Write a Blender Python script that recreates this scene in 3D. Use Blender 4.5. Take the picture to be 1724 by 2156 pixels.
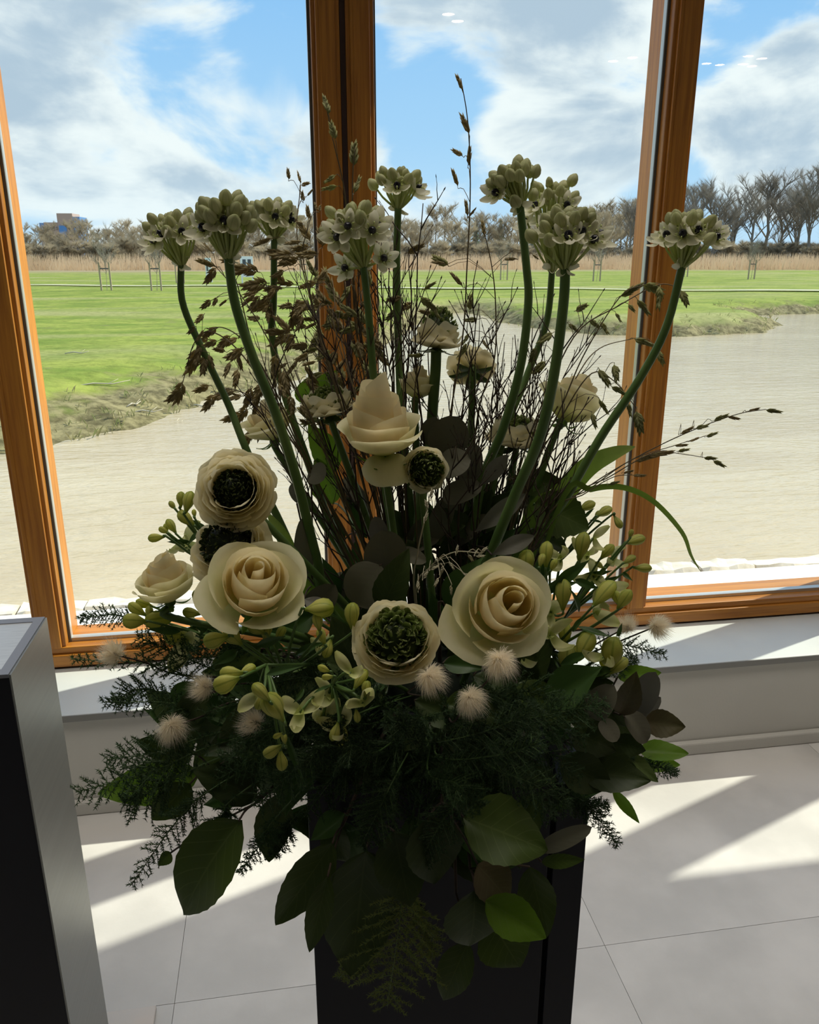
import bpy, math, random
import numpy as np
from mathutils import Vector, Matrix, Quaternion, noise

# ------------------------------------------------------------------ camera
S = bpy.context.scene
for o in list(bpy.data.objects): bpy.data.objects.remove(o)
COL = S.collection
FPX, CX, CY = 1690.0, 862.0, 1078.0
HEYE, DWALL = 1.6, 2.16
PITCH, YAW = math.radians(17.8), math.radians(9.0)
FH = Vector((math.sin(YAW), math.cos(YAW), 0)); RT = Vector((math.cos(YAW), -math.sin(YAW), 0)); ZU = Vector((0, 0, 1))
FW = FH*math.cos(PITCH) - ZU*math.sin(PITCH); UP = FH*math.sin(PITCH) + ZU*math.cos(PITCH)
CAM = Vector((0, -DWALL, HEYE))
cd = bpy.data.cameras.new('camera'); cam = bpy.data.objects.new('camera', cd); COL.objects.link(cam)
cd.sensor_fit = 'HORIZONTAL'; cd.sensor_width = 36; cd.lens = 36*FPX/1724
cd.clip_start = 0.05; cd.clip_end = 2000
cam.matrix_world = Matrix(((RT.x, UP.x, -FW.x, CAM.x), (RT.y, UP.y, -FW.y, CAM.y), (RT.z, UP.z, -FW.z, CAM.z), (0, 0, 0, 1)))
S.camera = cam
vs = S.view_settings
vs.view_transform = 'Standard'; vs.look = 'None'; vs.gamma = 1; vs.use_curve_mapping = False
vs.exposure = 0.2

def ray(px, py): return RT*((px-CX)/FPX) - UP*((py-CY)/FPX) + FW
def P(px, py, fw):
    """world point seen at a pixel, fw metres ahead of the camera (horizontally)"""
    d = ray(px, py); return CAM + d*(fw/d.dot(FH))
def PZ(px, py, z):
    d = ray(px, py); return CAM + d*((z-CAM.z)/d.z)
def mpp(px, py, fw):
    """metres per pixel there"""
    d = ray(px, py); return (fw/d.dot(FH))/FPX

# ------------------------------------------------------------------ world, sun, exposure
SUN_DIR = Vector((-1.09, -0.415, -1.0)).normalized()
SUN_STRENGTH = 6.0
SKY_STRENGTH = 1.02
sl = bpy.data.lights.new('sun', 'SUN'); sl.energy = SUN_STRENGTH; sl.angle = math.radians(0.6); sl.color = (1, .94, .84)
so = bpy.data.objects.new('sun', sl); COL.objects.link(so); so.rotation_euler = SUN_DIR.to_track_quat('-Z', 'Y').to_euler()
so.location = (8, 6, 9)

class NT:
    def __init__(s, tree): s.t = tree; s.n = tree.nodes; s.l = tree.links
    def new(s, typ, **kw):
        n = s.n.new(typ)
        for k, v in kw.items(): setattr(n, k, v)
        return n
    def put(s, sock, v):
        if hasattr(v, 'is_output'): s.l.new(v, sock)
        else: sock.default_value = v
    def math(s, op, a, b=0.0, c=None, clamp=False):
        n = s.new('ShaderNodeMath', operation=op, use_clamp=clamp); s.put(n.inputs[0], a); s.put(n.inputs[1], b)
        if c is not None: s.put(n.inputs[2], c)
        return n.outputs[0]
    def vmath(s, op, a, b=None):
        n = s.new('ShaderNodeVectorMath', operation=op); s.put(n.inputs[0], a)
        if b is not None: s.put(n.inputs[1], b)
        return n.outputs['Value'] if op in ('DOT_PRODUCT', 'LENGTH') else n.outputs[0]
    def rng(s, v, a, b, c=0.0, d=1.0):
        n = s.new('ShaderNodeMapRange', interpolation_type='SMOOTHSTEP'); s.put(n.inputs[0], v)
        n.inputs[1].default_value = a; n.inputs[2].default_value = b; n.inputs[3].default_value = c; n.inputs[4].default_value = d
        return n.outputs[0]
    def noise(s, vec, scale, detail=4, rough=.5, dist=0.0):
        n = s.new('ShaderNodeTexNoise'); 
        if vec is not None: s.l.new(vec, n.inputs['Vector'])
        n.inputs['Scale'].default_value = scale; n.inputs['Detail'].default_value = detail
        n.inputs['Roughness'].default_value = rough; n.inputs['Distortion'].default_value = dist
        return n.outputs['Fac']
    def mix(s, f, a, b):
        n = s.new('ShaderNodeMix', data_type='RGBA'); s.put(n.inputs[0], f)
        for i, v in ((6, a), (7, b)): s.put(n.inputs[i], v if hasattr(v, 'is_output') else (*v, 1))
        return n.outputs[2]
    def scale(s, vec, v):
        n = s.new('ShaderNodeMapping'); s.l.new(vec, n.inputs[0]); n.inputs['Scale'].default_value = v; return n.outputs[0]

def build_world():
    w = bpy.data.worlds.new('world'); S.world = w; w.use_nodes = True
    t = NT(w.node_tree); t.n.clear()
    tc = t.new('ShaderNodeTexCoord'); d = t.vmath('NORMALIZE', tc.outputs['Generated'])
    sx = t.new('ShaderNodeSeparateXYZ'); t.l.new(d, sx.inputs[0]); z = sx.outputs[2]
    zc = t.math('MAXIMUM', z, 0.0)
    cv = t.new('ShaderNodeVectorMath', operation='MULTIPLY'); t.l.new(d, cv.inputs[0]); cv.inputs[1].default_value = (1.0, 1.0, 2.1)
    # blue of the clear air
    blue = t.mix(t.rng(zc, 0.0, .5), (.40, .64, .93), (.13, .40, .86))
    n1 = t.noise(cv.outputs[0], 4.2, 11, .56, .5)
    n2 = t.noise(t.vmath('ADD', cv.outputs[0], Vector((3.7, 1.3, .4))), 6.0, 8, .55, .3)
    dens = n1
    for (px, py, rad, wt) in ((110, 110, .17, .17), (300, 110, .09, .14), (530, 115, .12, -.34), (280, 200, .08, -.22), (430, 290, .16, .13), (40, 280, .08, .1), (850, 105, .10, -.3), (880, 10, .1, .06),
                              (1000, 240, .2, .16), (1250, 170, .12, .12), (1640, 265, .075, .30), (1560, 140, .14, -.16), (1090, 410, .14, -.2), (1640, 30, .12, .1), (560, 400, .12, .06), (150, 430, .1, -.06)):
        b = ray(px, py).normalized()
        g = t.rng(t.vmath('DOT_PRODUCT', d, b), math.cos(rad*1.4), 1.0, 0.0, wt)
        dens = t.math('ADD', dens, g)
    mask = t.rng(dens, .42, .58)
    thick = t.rng(t.math('ADD', dens, t.math('MULTIPLY', t.math('SUBTRACT', n2, .5), .9)), .53, .84)
    cloud = t.mix(thick, (.86, .90, .95), (.43, .53, .67))
    sky = t.mix(t.math('MULTIPLY', mask, .93), blue, cloud)
    hz = t.rng(zc, 0.0, .13)
    sky = t.mix(t.math('MULTIPLY', t.math('SUBTRACT', 1.0, hz), .35), sky, (.66, .80, .96))
    sky = t.mix(t.rng(z, -.08, -.01), (.25, .26, .20), sky)
    bg = t.new('ShaderNodeBackground'); t.l.new(sky, bg.inputs[0]); bg.inputs[1].default_value = SKY_STRENGTH
    out = t.new('ShaderNodeOutputWorld'); t.l.new(bg.outputs[0], out.inputs[0])
build_world()

def area(name, loc, target, sx, sy, e, colr):
    l = bpy.data.lights.new(name, 'AREA'); l.shape = 'RECTANGLE'; l.size = sx; l.size_y = sy; l.energy = e; l.color = colr
    o = bpy.data.objects.new(name, l); COL.objects.link(o); o.location = loc
    o.rotation_euler = (Vector(target)-Vector(loc)).to_track_quat('-Z', 'Y').to_euler(); return o
# unseen area lights added to lift the brightness of the interior
cl = area('overhead_fill', (0.5, -1.0, 3.15), (0.5, -1.0, 0), 4.5, 0.8, 17, (1, .93, .84)); cl.data.spread = math.radians(95)  # added fill from above for floor and flower tops, not a fitted lamp
area('side_fill', (-4.6, -3.6, 1.7), (0, -1.6, 1.2), 3.0, 2.0, 2.5, (1, .97, .92))  # weak added fill from the side, no window behind it

# ------------------------------------------------------------------ materials
MATS = {}
def pmat(name, col, rough=.6, col2=None, nscale=8, transl=0.0, spec=.5, metal=0.0, bump=0.0, bscale=40, rand=0.0, coords='Object', stretch=(1, 1, 1), emit=None, tcol=None, detail=5):
    if name in MATS: return MATS[name]
    m = bpy.data.materials.new(name); m.use_nodes = True; t = NT(m.node_tree); t.n.clear()
    b = t.new('ShaderNodeBsdfPrincipled'); out = t.new('ShaderNodeOutputMaterial')
    b.inputs['Roughness'].default_value = rough; b.inputs['Metallic'].default_value = metal; b.inputs['Specular IOR Level'].default_value = spec
    tc = t.new('ShaderNodeTexCoord'); vec = t.scale(tc.outputs[coords], stretch)
    c = None
    if col2 is not None: c = t.mix(t.rng(t.noise(vec, nscale, detail), .35, .65), col, col2)
    if rand:
        oi = t.new('ShaderNodeObjectInfo'); hs = t.new('ShaderNodeHueSaturation')
        t.put(hs.inputs['Color'], c if c is not None else (*col, 1))
        t.put(hs.inputs['Value'], t.math('ADD', 1-rand, t.math('MULTIPLY', oi.outputs['Random'], 2*rand)))
        c = hs.outputs[0]
    if c is not None: t.l.new(c, b.inputs['Base Color'])
    else: b.inputs['Base Color'].default_value = (*col, 1)
    if bump:
        bp = t.new('ShaderNodeBump'); bp.inputs['Strength'].default_value = bump; bp.inputs['Distance'].default_value = .01
        t.l.new(t.noise(vec, bscale, 4), bp.inputs['Height']); t.l.new(bp.outputs[0], b.inputs['Normal'])
    sh = b.outputs[0]
    if transl:
        tr = t.new('ShaderNodeBsdfTranslucent'); 
        if tcol is not None: tr.inputs[0].default_value = (*tcol, 1)
        elif c is not None: t.l.new(c, tr.inputs[0])
        else: tr.inputs[0].default_value = (*col, 1)
        mx = t.new('ShaderNodeMixShader'); mx.inputs[0].default_value = transl
        t.l.new(sh, mx.inputs[1]); t.l.new(tr.outputs[0], mx.inputs[2]); sh = mx.outputs[0]
    if emit:
        e = t.new('ShaderNodeEmission'); e.inputs[0].default_value = (*emit[0], 1); e.inputs[1].default_value = emit[1]; sh = e.outputs[0]
    t.l.new(sh, out.inputs[0]); MATS[name] = m; return m

def uvmat(name, c0, c1, c2=None, rough=.5, transl=.3, vein=0.0, rand=.1, stripe=0.0, stripecol=(.1, .2, .02), p=(0.0, .5, 1.0), spec=.3):
    """colour that runs from a petal's or leaf's base (UV v=0) to its tip (v=1), with veins"""
    m = bpy.data.materials.new(name); m.use_nodes = True; t = NT(m.node_tree); t.n.clear()
    b = t.new('ShaderNodeBsdfPrincipled'); out = t.new('ShaderNodeOutputMaterial')
    b.inputs['Roughness'].default_value = rough; b.inputs['Specular IOR Level'].default_value = spec
    uv = t.new('ShaderNodeUVMap'); s = t.new('ShaderNodeSeparateXYZ'); t.l.new(uv.outputs[0], s.inputs[0]); u, v = s.outputs[0], s.outputs[1]
    c = t.mix(t.rng(v, p[0], p[1]), c0, c1)
    if c2 is not None: c = t.mix(t.rng(v, p[1], p[2]), c, c2)
    tc = t.new('ShaderNodeTexCoord')
    c = t.mix(t.math('MULTIPLY', t.rng(t.noise(tc.outputs['Object'], 60, 4), .4, .7), .18), c, c0)
    a = t.math('ABSOLUTE', t.math('SUBTRACT', u, .5))
    if vein:
        w = t.math('SINE', t.math('MULTIPLY', t.math('SUBTRACT', v, t.math('MULTIPLY', a, .55)), 44.0))
        ve = t.math('MAXIMUM', t.rng(w, .93, 1.0), t.rng(a, .022, .008))
        c = t.mix(t.math('MULTIPLY', ve, vein*.35), c, (.22, .27, .10))
        bp = t.new('ShaderNodeBump'); bp.inputs['Strength'].default_value = .05; bp.inputs['Distance'].default_value = .0006
        t.l.new(w, bp.inputs['Height']); t.l.new(bp.outputs[0], b.inputs['Normal'])
    if stripe:
        w = t.rng(t.math('SINE', t.math('MULTIPLY', u, 37.7)), .5, 1.0)
        c = t.mix(t.math('MULTIPLY', w, stripe), c, stripecol)
    if rand:
        oi = t.new('ShaderNodeObjectInfo'); hs = t.new('ShaderNodeHueSaturation'); t.l.new(c, hs.inputs['Color'])
        t.put(hs.inputs['Value'], t.math('ADD', 1-rand, t.math('MULTIPLY', oi.outputs['Random'], 2*rand))); c = hs.outputs[0]
    t.l.new(c, b.inputs['Base Color']); tr = t.new('ShaderNodeBsdfTranslucent'); t.l.new(c, tr.inputs[0])
    mx = t.new('ShaderNodeMixShader'); mx.inputs[0].default_value = transl
    t.l.new(b.outputs[0], mx.inputs[1]); t.l.new(tr.outputs[0], mx.inputs[2]); t.l.new(mx.outputs[0], out.inputs[0])
    return m

def woodmat(name, c1, c2, axis):
    m = bpy.data.materials.new(name); m.use_nodes = True; t = NT(m.node_tree); t.n.clear()
    b = t.new('ShaderNodeBsdfPrincipled'); out = t.new('ShaderNodeOutputMaterial'); b.inputs['Roughness'].default_value = .42
    tc = t.new('ShaderNodeTexCoord'); st = [18, 18, 18]; st[axis] = .7
    v = t.scale(tc.outputs['Object'], st)
    n = t.noise(v, 5, 6, .6, .4)
    c = t.mix(t.rng(n, .3, .7), c1, c2)
    t.l.new(c, b.inputs['Base Color'])
    bp = t.new('ShaderNodeBump'); bp.inputs['Strength'].default_value = .12; bp.inputs['Distance'].default_value = .003
    t.l.new(n, bp.inputs['Height']); t.l.new(bp.outputs[0], b.inputs['Normal'])
    t.l.new(b.outputs[0], out.inputs[0]); return m

def glassmat():
    m = bpy.data.materials.new('window_glass'); m.use_nodes = True; t = NT(m.node_tree); t.n.clear()
    tr = t.new('ShaderNodeBsdfTransparent'); tr.inputs[0].default_value = (.93, .975, .905, 1)
    gl = t.new('ShaderNodeBsdfGlossy'); gl.inputs['Roughness'].default_value = 0.0; gl.inputs[0].default_value = (1, 1, 1, 1)
    fr = t.new('ShaderNodeFresnel'); fr.inputs[0].default_value = 1.45
    mx = t.new('ShaderNodeMixShader'); t.l.new(fr.outputs[0], mx.inputs[0]); t.l.new(tr.outputs[0], mx.inputs[1]); t.l.new(gl.outputs[0], mx.inputs[2])
    out = t.new('ShaderNodeOutputMaterial'); t.l.new(mx.outputs[0], out.inputs[0]); return m

def watermat():
    m = bpy.data.materials.new('muddy_water'); m.use_nodes = True; t = NT(m.node_tree); t.n.clear()
    b = t.new('ShaderNodeBsdfPrincipled'); out = t.new('ShaderNodeOutputMaterial'); b.inputs['Roughness'].default_value = .08
    tc = t.new('ShaderNodeTexCoord'); P_ = tc.outputs['Object']
    c = t.mix(t.rng(t.noise(t.scale(P_, (.25, .6, 1)), 1.2, 5), .35, .65), (.465, .375, .245), (.525, .435, .295))
    t.l.new(c, b.inputs['Base Color']); b.inputs['IOR'].default_value = 1.33
    h = t.math('ADD', t.noise(t.scale(P_, (1.3, 4.5, 1)), 1.6, 4, .55, .6), t.math('MULTIPLY', t.noise(t.scale(P_, (4, 11, 1)), 2.0, 3), .35))
    bp = t.new('ShaderNodeBump'); bp.inputs['Strength'].default_value = .5; bp.inputs['Distance'].default_value = .045
    t.l.new(h, bp.inputs['Height']); t.l.new(bp.outputs[0], b.inputs['Normal'])
    t.l.new(b.outputs[0], out.inputs[0]); return m

def lawnmat():
    m = bpy.data.materials.new('lawn_and_bank'); m.use_nodes = True; t = NT(m.node_tree); t.n.clear()
    b = t.new('ShaderNodeBsdfPrincipled'); out = t.new('ShaderNodeOutputMaterial'); b.inputs['Roughness'].default_value = .9; b.inputs['Specular IOR Level'].default_value = .1
    tc = t.new('ShaderNodeTexCoord'); P_ = tc.outputs['Object']; s = t.new('ShaderNodeSeparateXYZ'); t.l.new(P_, s.inputs[0])
    n1 = t.noise(t.scale(P_, (.6, 1.0, 1)), .9, 8, .65); n2 = t.noise(P_, 5, 6, .65); n3 = t.noise(t.scale(P_, (.06, .3, 1)), 1.0, 4)
    g = t.mix(t.rng(n1, .36, .64), (.145, .205, .034), (.275, .310, .066))
    g = t.mix(t.rng(n3, .48, .66), g, (.30, .30, .12))
    g = t.mix(t.math('MULTIPLY', t.rng(n2, .42, .70), .6), g, (.105, .13, .025))
    brown = t.mix(t.rng(n2, .35, .65), (.10, .085, .04), (.27, .235, .12))
    zz = t.math('ADD', s.outputs[2], t.math('MULTIPLY', t.math('SUBTRACT', t.noise(P_, 1.4, 5, .6), .5), .55))
    c = t.mix(t.rng(zz, -.22, -.03), brown, g)
    far = t.rng(t.math('ADD', s.outputs[1], t.math('MULTIPLY', n3, 30)), 88, 100)
    c = t.mix(far, c, (.30, .24, .15))
    t.l.new(c, b.inputs['Base Color'])
    bp = t.new('ShaderNodeBump'); bp.inputs['Strength'].default_value = .5; bp.inputs['Distance'].default_value = .05
    t.l.new(n2, bp.inputs['Height']); t.l.new(bp.outputs[0], b.inputs['Normal'])
    t.l.new(b.outputs[0], out.inputs[0]); return m

M_WOODZ = woodmat('varnished_wood_upright', (.33, .120, .016), (.49, .205, .026), 2)
M_WOODX = woodmat('varnished_wood_rail', (.33, .120, .016), (.49, .205, .026), 0)
M_GROOVE = pmat('dark_joint', (.035, .015, .01), .8)
M_GASKET = pmat('silver_spacer', (.55, .55, .52), .35, metal=.6)
M_RUBBER = pmat('grey_gasket', (.10, .10, .09), .6)
M_GLASS = glassmat()
M_WALL = pmat('painted_wall', (.52, .51, .47), .75, (.55, .54, .50), 3, bump=.05, bscale=120)
M_WALLD = pmat('hall_wall', (.26, .24, .21), .8, (.28, .26, .23), 2)
M_CEIL = pmat('ceiling_paint', (.55, .54, .52), .8)
M_SILL = pmat('pale_sill', (.60, .63, .62), .38, (.64, .67, .65), 5)
M_SILLE = pmat('sill_edge', (.22, .22, .21), .5)
M_TILE = pmat('concrete_tile', (.55, .54, .52), .42, (.70, .685, .66), 2.6, bump=.04, bscale=60, rand=.025, detail=7)
M_GROUT = pmat('tile_joint', (.60, .59, .57), .8)
M_BLACK = pmat('black_laminate', (.006, .007, .012), .5, spec=.25)
M_BLACKEDGE = pmat('black_joint', (.003, .003, .004), .8, spec=.1)
M_STEEL = pmat('satin_grey_panel', (.27, .28, .26), .36, (.29, .30, .28), 3, metal=.6, stretch=(1, 1, 40))
M_TOPIN = pmat('brushed_grey_top', (.50, .52, .53), .4, (.56, .58, .59), 30, metal=.3, stretch=(1, 12, 1))
M_TOPRIM = pmat('grey_rim', (.20, .21, .24), .4)
M_PLATE = pmat('pale_base_plate', (.60, .57, .54), .45, (.66, .58, .52), 5)
M_TERR = pmat('pale_paving', (.78, .75, .72), .8, (.82, .79, .77), 2)
M_STONE = pmat('rough_kerb_stone', (.60, .54, .44), .9, (.74, .69, .60), 9, bump=.6, bscale=14, rand=.1)
M_WATER = watermat()
M_LAWN = lawnmat()
M_PATH = pmat('pale_path', (.44, .41, .34), .9)
M_REED = pmat('dry_reed', (.80, .62, .42), .9, (.66, .49, .32), .3, transl=.5, rand=.1)
M_BARK = pmat('bare_bark', (.28, .25, .205), .95, transl=.2, rand=.12)
M_BARK2 = pmat('budding_twigs', (.38, .32, .22), .95, transl=.4, rand=.2)
M_EVER = pmat('evergreen_needles', (.05, .09, .05), .9, (.07, .12, .06), .5)
M_STAKE = pmat('wooden_stake', (.42, .33, .22), .9)
M_BRICK = pmat('far_brick', (.40, .30, .25), .9)
M_BLUEG = pmat('far_blue_cladding', (.07, .22, .50), .5)
M_WHITE = pmat('white_board', (.78, .80, .82), .6)
M_PANEL = pmat('dark_panel', (.06, .07, .09), .5)
M_DRYSTICK = pmat('dry_stick', (.62, .55, .42), .9, rand=.15)
M_TUFT = pmat('dry_grass', (.36, .31, .15), .9, (.20, .24, .08), 3, transl=.3, rand=.2)

M_ROSE = uvmat('cream_rose_petal', (.68, .66, .24), (.89, .75, .45), (.93, .85, .57), .55, .45, rand=.04, p=(0, .35, 1.0))
M_ROSEO = uvmat('outer_rose_petal', (.54, .62, .18), (.82, .78, .44), (.90, .85, .56), .55, .48, rand=.05, p=(0, .45, 1.0))
M_RAN = uvmat('ranunculus_petal', (.76, .72, .38), (.90, .82, .54), (.94, .88, .63), .55, .46, rand=.04)
M_RANG = uvmat('ranunculus_green', (.03, .05, .008), (.17, .235, .05), (.42, .46, .19), .55, .3, rand=.0, p=(0, .5, 1))
M_RAND = uvmat('ranunculus_dark_centre', (.012, .02, .005), (.045, .07, .016), (.16, .18, .06), .55, .1, rand=.0, p=(0, .6, 1))
M_STEM = pmat('green_stem', (.075, .150, .030), .45, (.11, .19, .045), 20, rand=.1)
M_STEMD = pmat('dark_green_stem', (.05, .105, .022), .45, (.07, .13, .03), 20, rand=.1)
M_PEDI = pmat('pale_pedicel', (.62, .68, .28), .5, transl=.4)
M_OBUD = uvmat('ornithogalum_bud', (.58, .62, .26), (.58, .58, .34), (.36, .40, .16), .5, .42, stripe=.2, rand=.1)
M_OPET = uvmat('ornithogalum_petal', (.62, .66, .30), (.88, .86, .66), (.90, .88, .72), .5, .35, rand=.04)
M_OVARY = pmat('black_ovary', (.006, .006, .014), .25)
M_OAT = pmat('sea_oat_lemma', (.52, .42, .23), .7, (.34, .29, .13), 90, transl=.6, rand=.18)
M_OATG = pmat('green_oat_lemma', (.36, .38, .15), .7, (.52, .50, .25), 90, transl=.6, rand=.15)
M_OSTEM = pmat('oat_stem', (.14, .105, .05), .7, rand=.15)
M_DRYG = pmat('bleached_grass', (.50, .46, .32), .7, transl=.2)
M_TWIG = pmat('dark_twig', (.040, .026, .018), .8, (.07, .048, .03), 50, rand=.2)
M_ABUD = uvmat('alstroemeria_bud', (.30, .38, .06), (.70, .68, .19), (.40, .46, .06), .42, .45, stripe=.45, stripecol=(.14, .24, .03), rand=.12, p=(0, .45, 1))
M_APET = uvmat('alstroemeria_petal', (.50, .56, .18), (.82, .80, .46), (.64, .66, .26), .5, .38, rand=.06)
M_ALEAF = uvmat('narrow_leaf', (.040, .090, .018), (.055, .115, .025), (.06, .12, .03), .4, .2, vein=0, rand=.15)
M_FLUFF = pmat('seed_fluff', (.93, .86, .70), .8, transl=.55, rand=.05)
M_FLUFFC = pmat('seed_core', (.30, .22, .14), .8)
M_FERN = pmat('fern_needle', (.030, .070, .020), .7, transl=.25, rand=.25)
M_FERNB = pmat('bright_fern_needle', (.20, .25, .06), .7, transl=.3, rand=.2)
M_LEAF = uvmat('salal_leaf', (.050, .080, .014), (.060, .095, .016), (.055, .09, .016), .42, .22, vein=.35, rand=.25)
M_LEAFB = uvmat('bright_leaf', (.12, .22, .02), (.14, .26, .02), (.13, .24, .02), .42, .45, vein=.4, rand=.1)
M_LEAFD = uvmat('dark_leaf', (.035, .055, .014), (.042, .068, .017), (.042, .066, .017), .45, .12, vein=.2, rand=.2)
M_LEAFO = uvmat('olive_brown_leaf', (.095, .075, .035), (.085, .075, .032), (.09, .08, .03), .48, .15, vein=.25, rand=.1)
M_EUC = uvmat('silver_leaf', (.17, .165, .135), (.20, .195, .165), (.19, .185, .15), .6, .12, vein=.2, rand=.15)
M_EUCD = uvmat('dark_silver_leaf', (.135, .13, .09), (.15, .145, .10), (.15, .145, .10), .6, .1, vein=.2, rand=.2)
M_BLADE = uvmat('grass_blade', (.10, .17, .03), (.20, .32, .04), (.26, .34, .08), .5, .45, vein=0, rand=.05)
M_LAMP = pmat('lamp_glow', (1, 1, 1), emit=((1, .78, .66), 45))
M_LAMPRIM = pmat('lamp_rim', (.7, .7, .7), .4)

# ------------------------------------------------------------------ mesh helpers
class MB:
    def __init__(s): s.v = []; s.f = []; s.uv = {}
    def quad_grid(s, rows, uvs=True):
        b = len(s.v); nv = len(rows); nu = len(rows[0])
        for j, r in enumerate(rows):
            for i, p in enumerate(r):
                s.v.append(tuple(p))
                if uvs: s.uv[b+j*nu+i] = (i/(nu-1), j/(nv-1))
        for j in range(nv-1):
            for i in range(nu-1):
                a = b+j*nu+i; s.f.append((a, a+1, a+nu+1, a+nu))
    def box(s, x0, x1, y0, y1, z0, z1):
        b = len(s.v)
        s.v += [(x, y, z) for z in (z0, z1) for y in (y0, y1) for x in (x0, x1)]
        s.f += [tuple(b+i for i in q) for q in ((0, 2, 3, 1), (4, 5, 7, 6), (0, 1, 5, 4), (2, 6, 7, 3), (0, 4, 6, 2), (1, 3, 7, 5))]
    def tube(s, pts, rad, n=6, cap=True):
        pts = [Vector(p) for p in pts]; k = len(pts)
        if not isinstance(rad, (list, tuple)): rad = [rad]*k
        d = (pts[1]-pts[0]).normalized(); u = d.orthogonal().normalized(); b = len(s.v)
        for i in range(k):
            dd = (pts[min(i+1, k-1)]-pts[max(i-1, 0)])
            if dd.length > 1e-9: dd.normalize(); u = (u-dd*u.dot(dd)).normalized(); d = dd
            w = d.cross(u)
            for j in range(n):
                a = 2*math.pi*j/n; s.v.append(tuple(pts[i]+(u*math.cos(a)+w*math.sin(a))*rad[i]))
        for i in range(k-1):
            for j in range(n):
                a = b+i*n+j; c = b+i*n+(j+1) % n; s.f.append((a, c, c+n, a+n))
        if cap: s.f.append(tuple(b+j for j in range(n))[::-1]); s.f.append(tuple(b+(k-1)*n+j for j in range(n)))
    def lathe(s, prof, n=10, M=None, ridge=0.0, nr=3):
        """prof: (r, z) list; UV u around, v along"""
        b = len(s.v); k = len(prof)
        for i, (r, z) in enumerate(prof):
            for j in range(n+1):
                a = 2*math.pi*j/n; rr = r*(1+ridge*math.cos(nr*a)); p = Vector((rr*math.cos(a), rr*math.sin(a), z))
                if M is not None: p = M @ p
                s.uv[len(s.v)] = (j/n, i/(k-1)); s.v.append(tuple(p))
        for i in range(k-1):
            for j in range(n):
                a = b+i*(n+1)+j; s.f.append((a, a+1, a+n+2, a+n+1))
    def mesh(s, name, mat, smooth=True):
        me = bpy.data.meshes.new(name); me.from_pydata(s.v, [], s.f)
        if s.uv:
            ul = me.uv_layers.new(name='UVMap'); li = np.empty(len(me.loops), dtype=np.int32); me.loops.foreach_get('vertex_index', li)
            arr = np.zeros((len(s.v), 2), dtype=np.float32)
            for i, w in s.uv.items(): arr[i] = w
            ul.data.foreach_set('uv', arr[li].ravel())
        if smooth: me.polygons.foreach_set('use_smooth', [True]*len(me.polygons))
        me.materials.append(mat); me.update(); return me

def tagit(o, label=None, cat=None, group=None, kind=None):
    if label: o['label'] = label
    if cat: o['category'] = cat
    if group: o['group'] = group
    if kind: o['kind'] = kind
    return o
def obj(name, me, root=None, M=None, **kw):
    """link a mesh; M is its world matrix, roots are only translated"""
    o = bpy.data.objects.new(name, me); COL.objects.link(o)
    if M is None: M = Matrix.Identity(4)
    if root is not None:
        o.parent = root; base = WORLD[root.name]; o.matrix_basis = Matrix.Translation(-base) @ M; WORLD[o.name] = base
    else:
        o.matrix_basis = M; WORLD[o.name] = M.translation.copy()
    return tagit(o, **kw)
WORLD = {}
def thing(name, label, cat, loc, group=None, kind=None):
    o = bpy.data.objects.new(name, None); COL.objects.link(o); o.location = loc; o.empty_display_size = .02
    WORLD[o.name] = Vector(loc); return tagit(o, label, cat, group, kind)
def sub(name, me, part, M):
    """a piece of a part; M is a world matrix"""
    o = bpy.data.objects.new(name, me); COL.objects.link(o); o.parent = part
    o.matrix_basis = (Matrix.Translation(WORLD[part.parent.name]) @ part.matrix_basis).inverted() @ M; return o
def struct(name, me, **kw): return obj(name, me, kind='structure', **kw)
def bevel(o, w, seg=2):
    m = o.modifiers.new('bevel', 'BEVEL'); m.width = w; m.segments = seg; m.limit_method = 'ANGLE'; return o
def boxmesh(name, mat, *boxes):
    m = MB()
    for b in boxes: m.box(*b)
    return m.mesh(name, mat, False)
def frame(loc, z, x=None, s=1.0):
    """matrix with local +Z along z"""
    z = Vector(z).normalized(); x = Vector(x) if x is not None else z.orthogonal()
    x = x-z*x.dot(z)
    if x.length < 1e-6: x = z.orthogonal()
    x.normalize(); y = z.cross(x)
    M = Matrix(((x.x, y.x, z.x, 0), (x.y, y.y, z.y, 0), (x.z, y.z, z.z, 0), (0, 0, 0, 1))) @ Matrix.Scale(s, 4)
    M.translation = Vector(loc); return M
def spline(pts, n):
    """Catmull-Rom through pts, n samples"""
    pts = [Vector(p) for p in pts]; k = len(pts); out = []
    q = [pts[0]*2-pts[1]]+pts+[pts[-1]*2-pts[-2]]
    for i in range(n):
        t = i/(n-1)*(k-1); j = min(int(t), k-2); u = t-j; a, b, c, d = q[j:j+4]
        out.append(.5*((2*b)+(c-a)*u+(2*a-5*b+4*c-d)*u*u+(3*b-a-3*c+d)*u**3))
    return out
RND = random.Random(7)
def smooth(x): x = max(0., min(1., x)); return x*x*(3-2*x)

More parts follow.
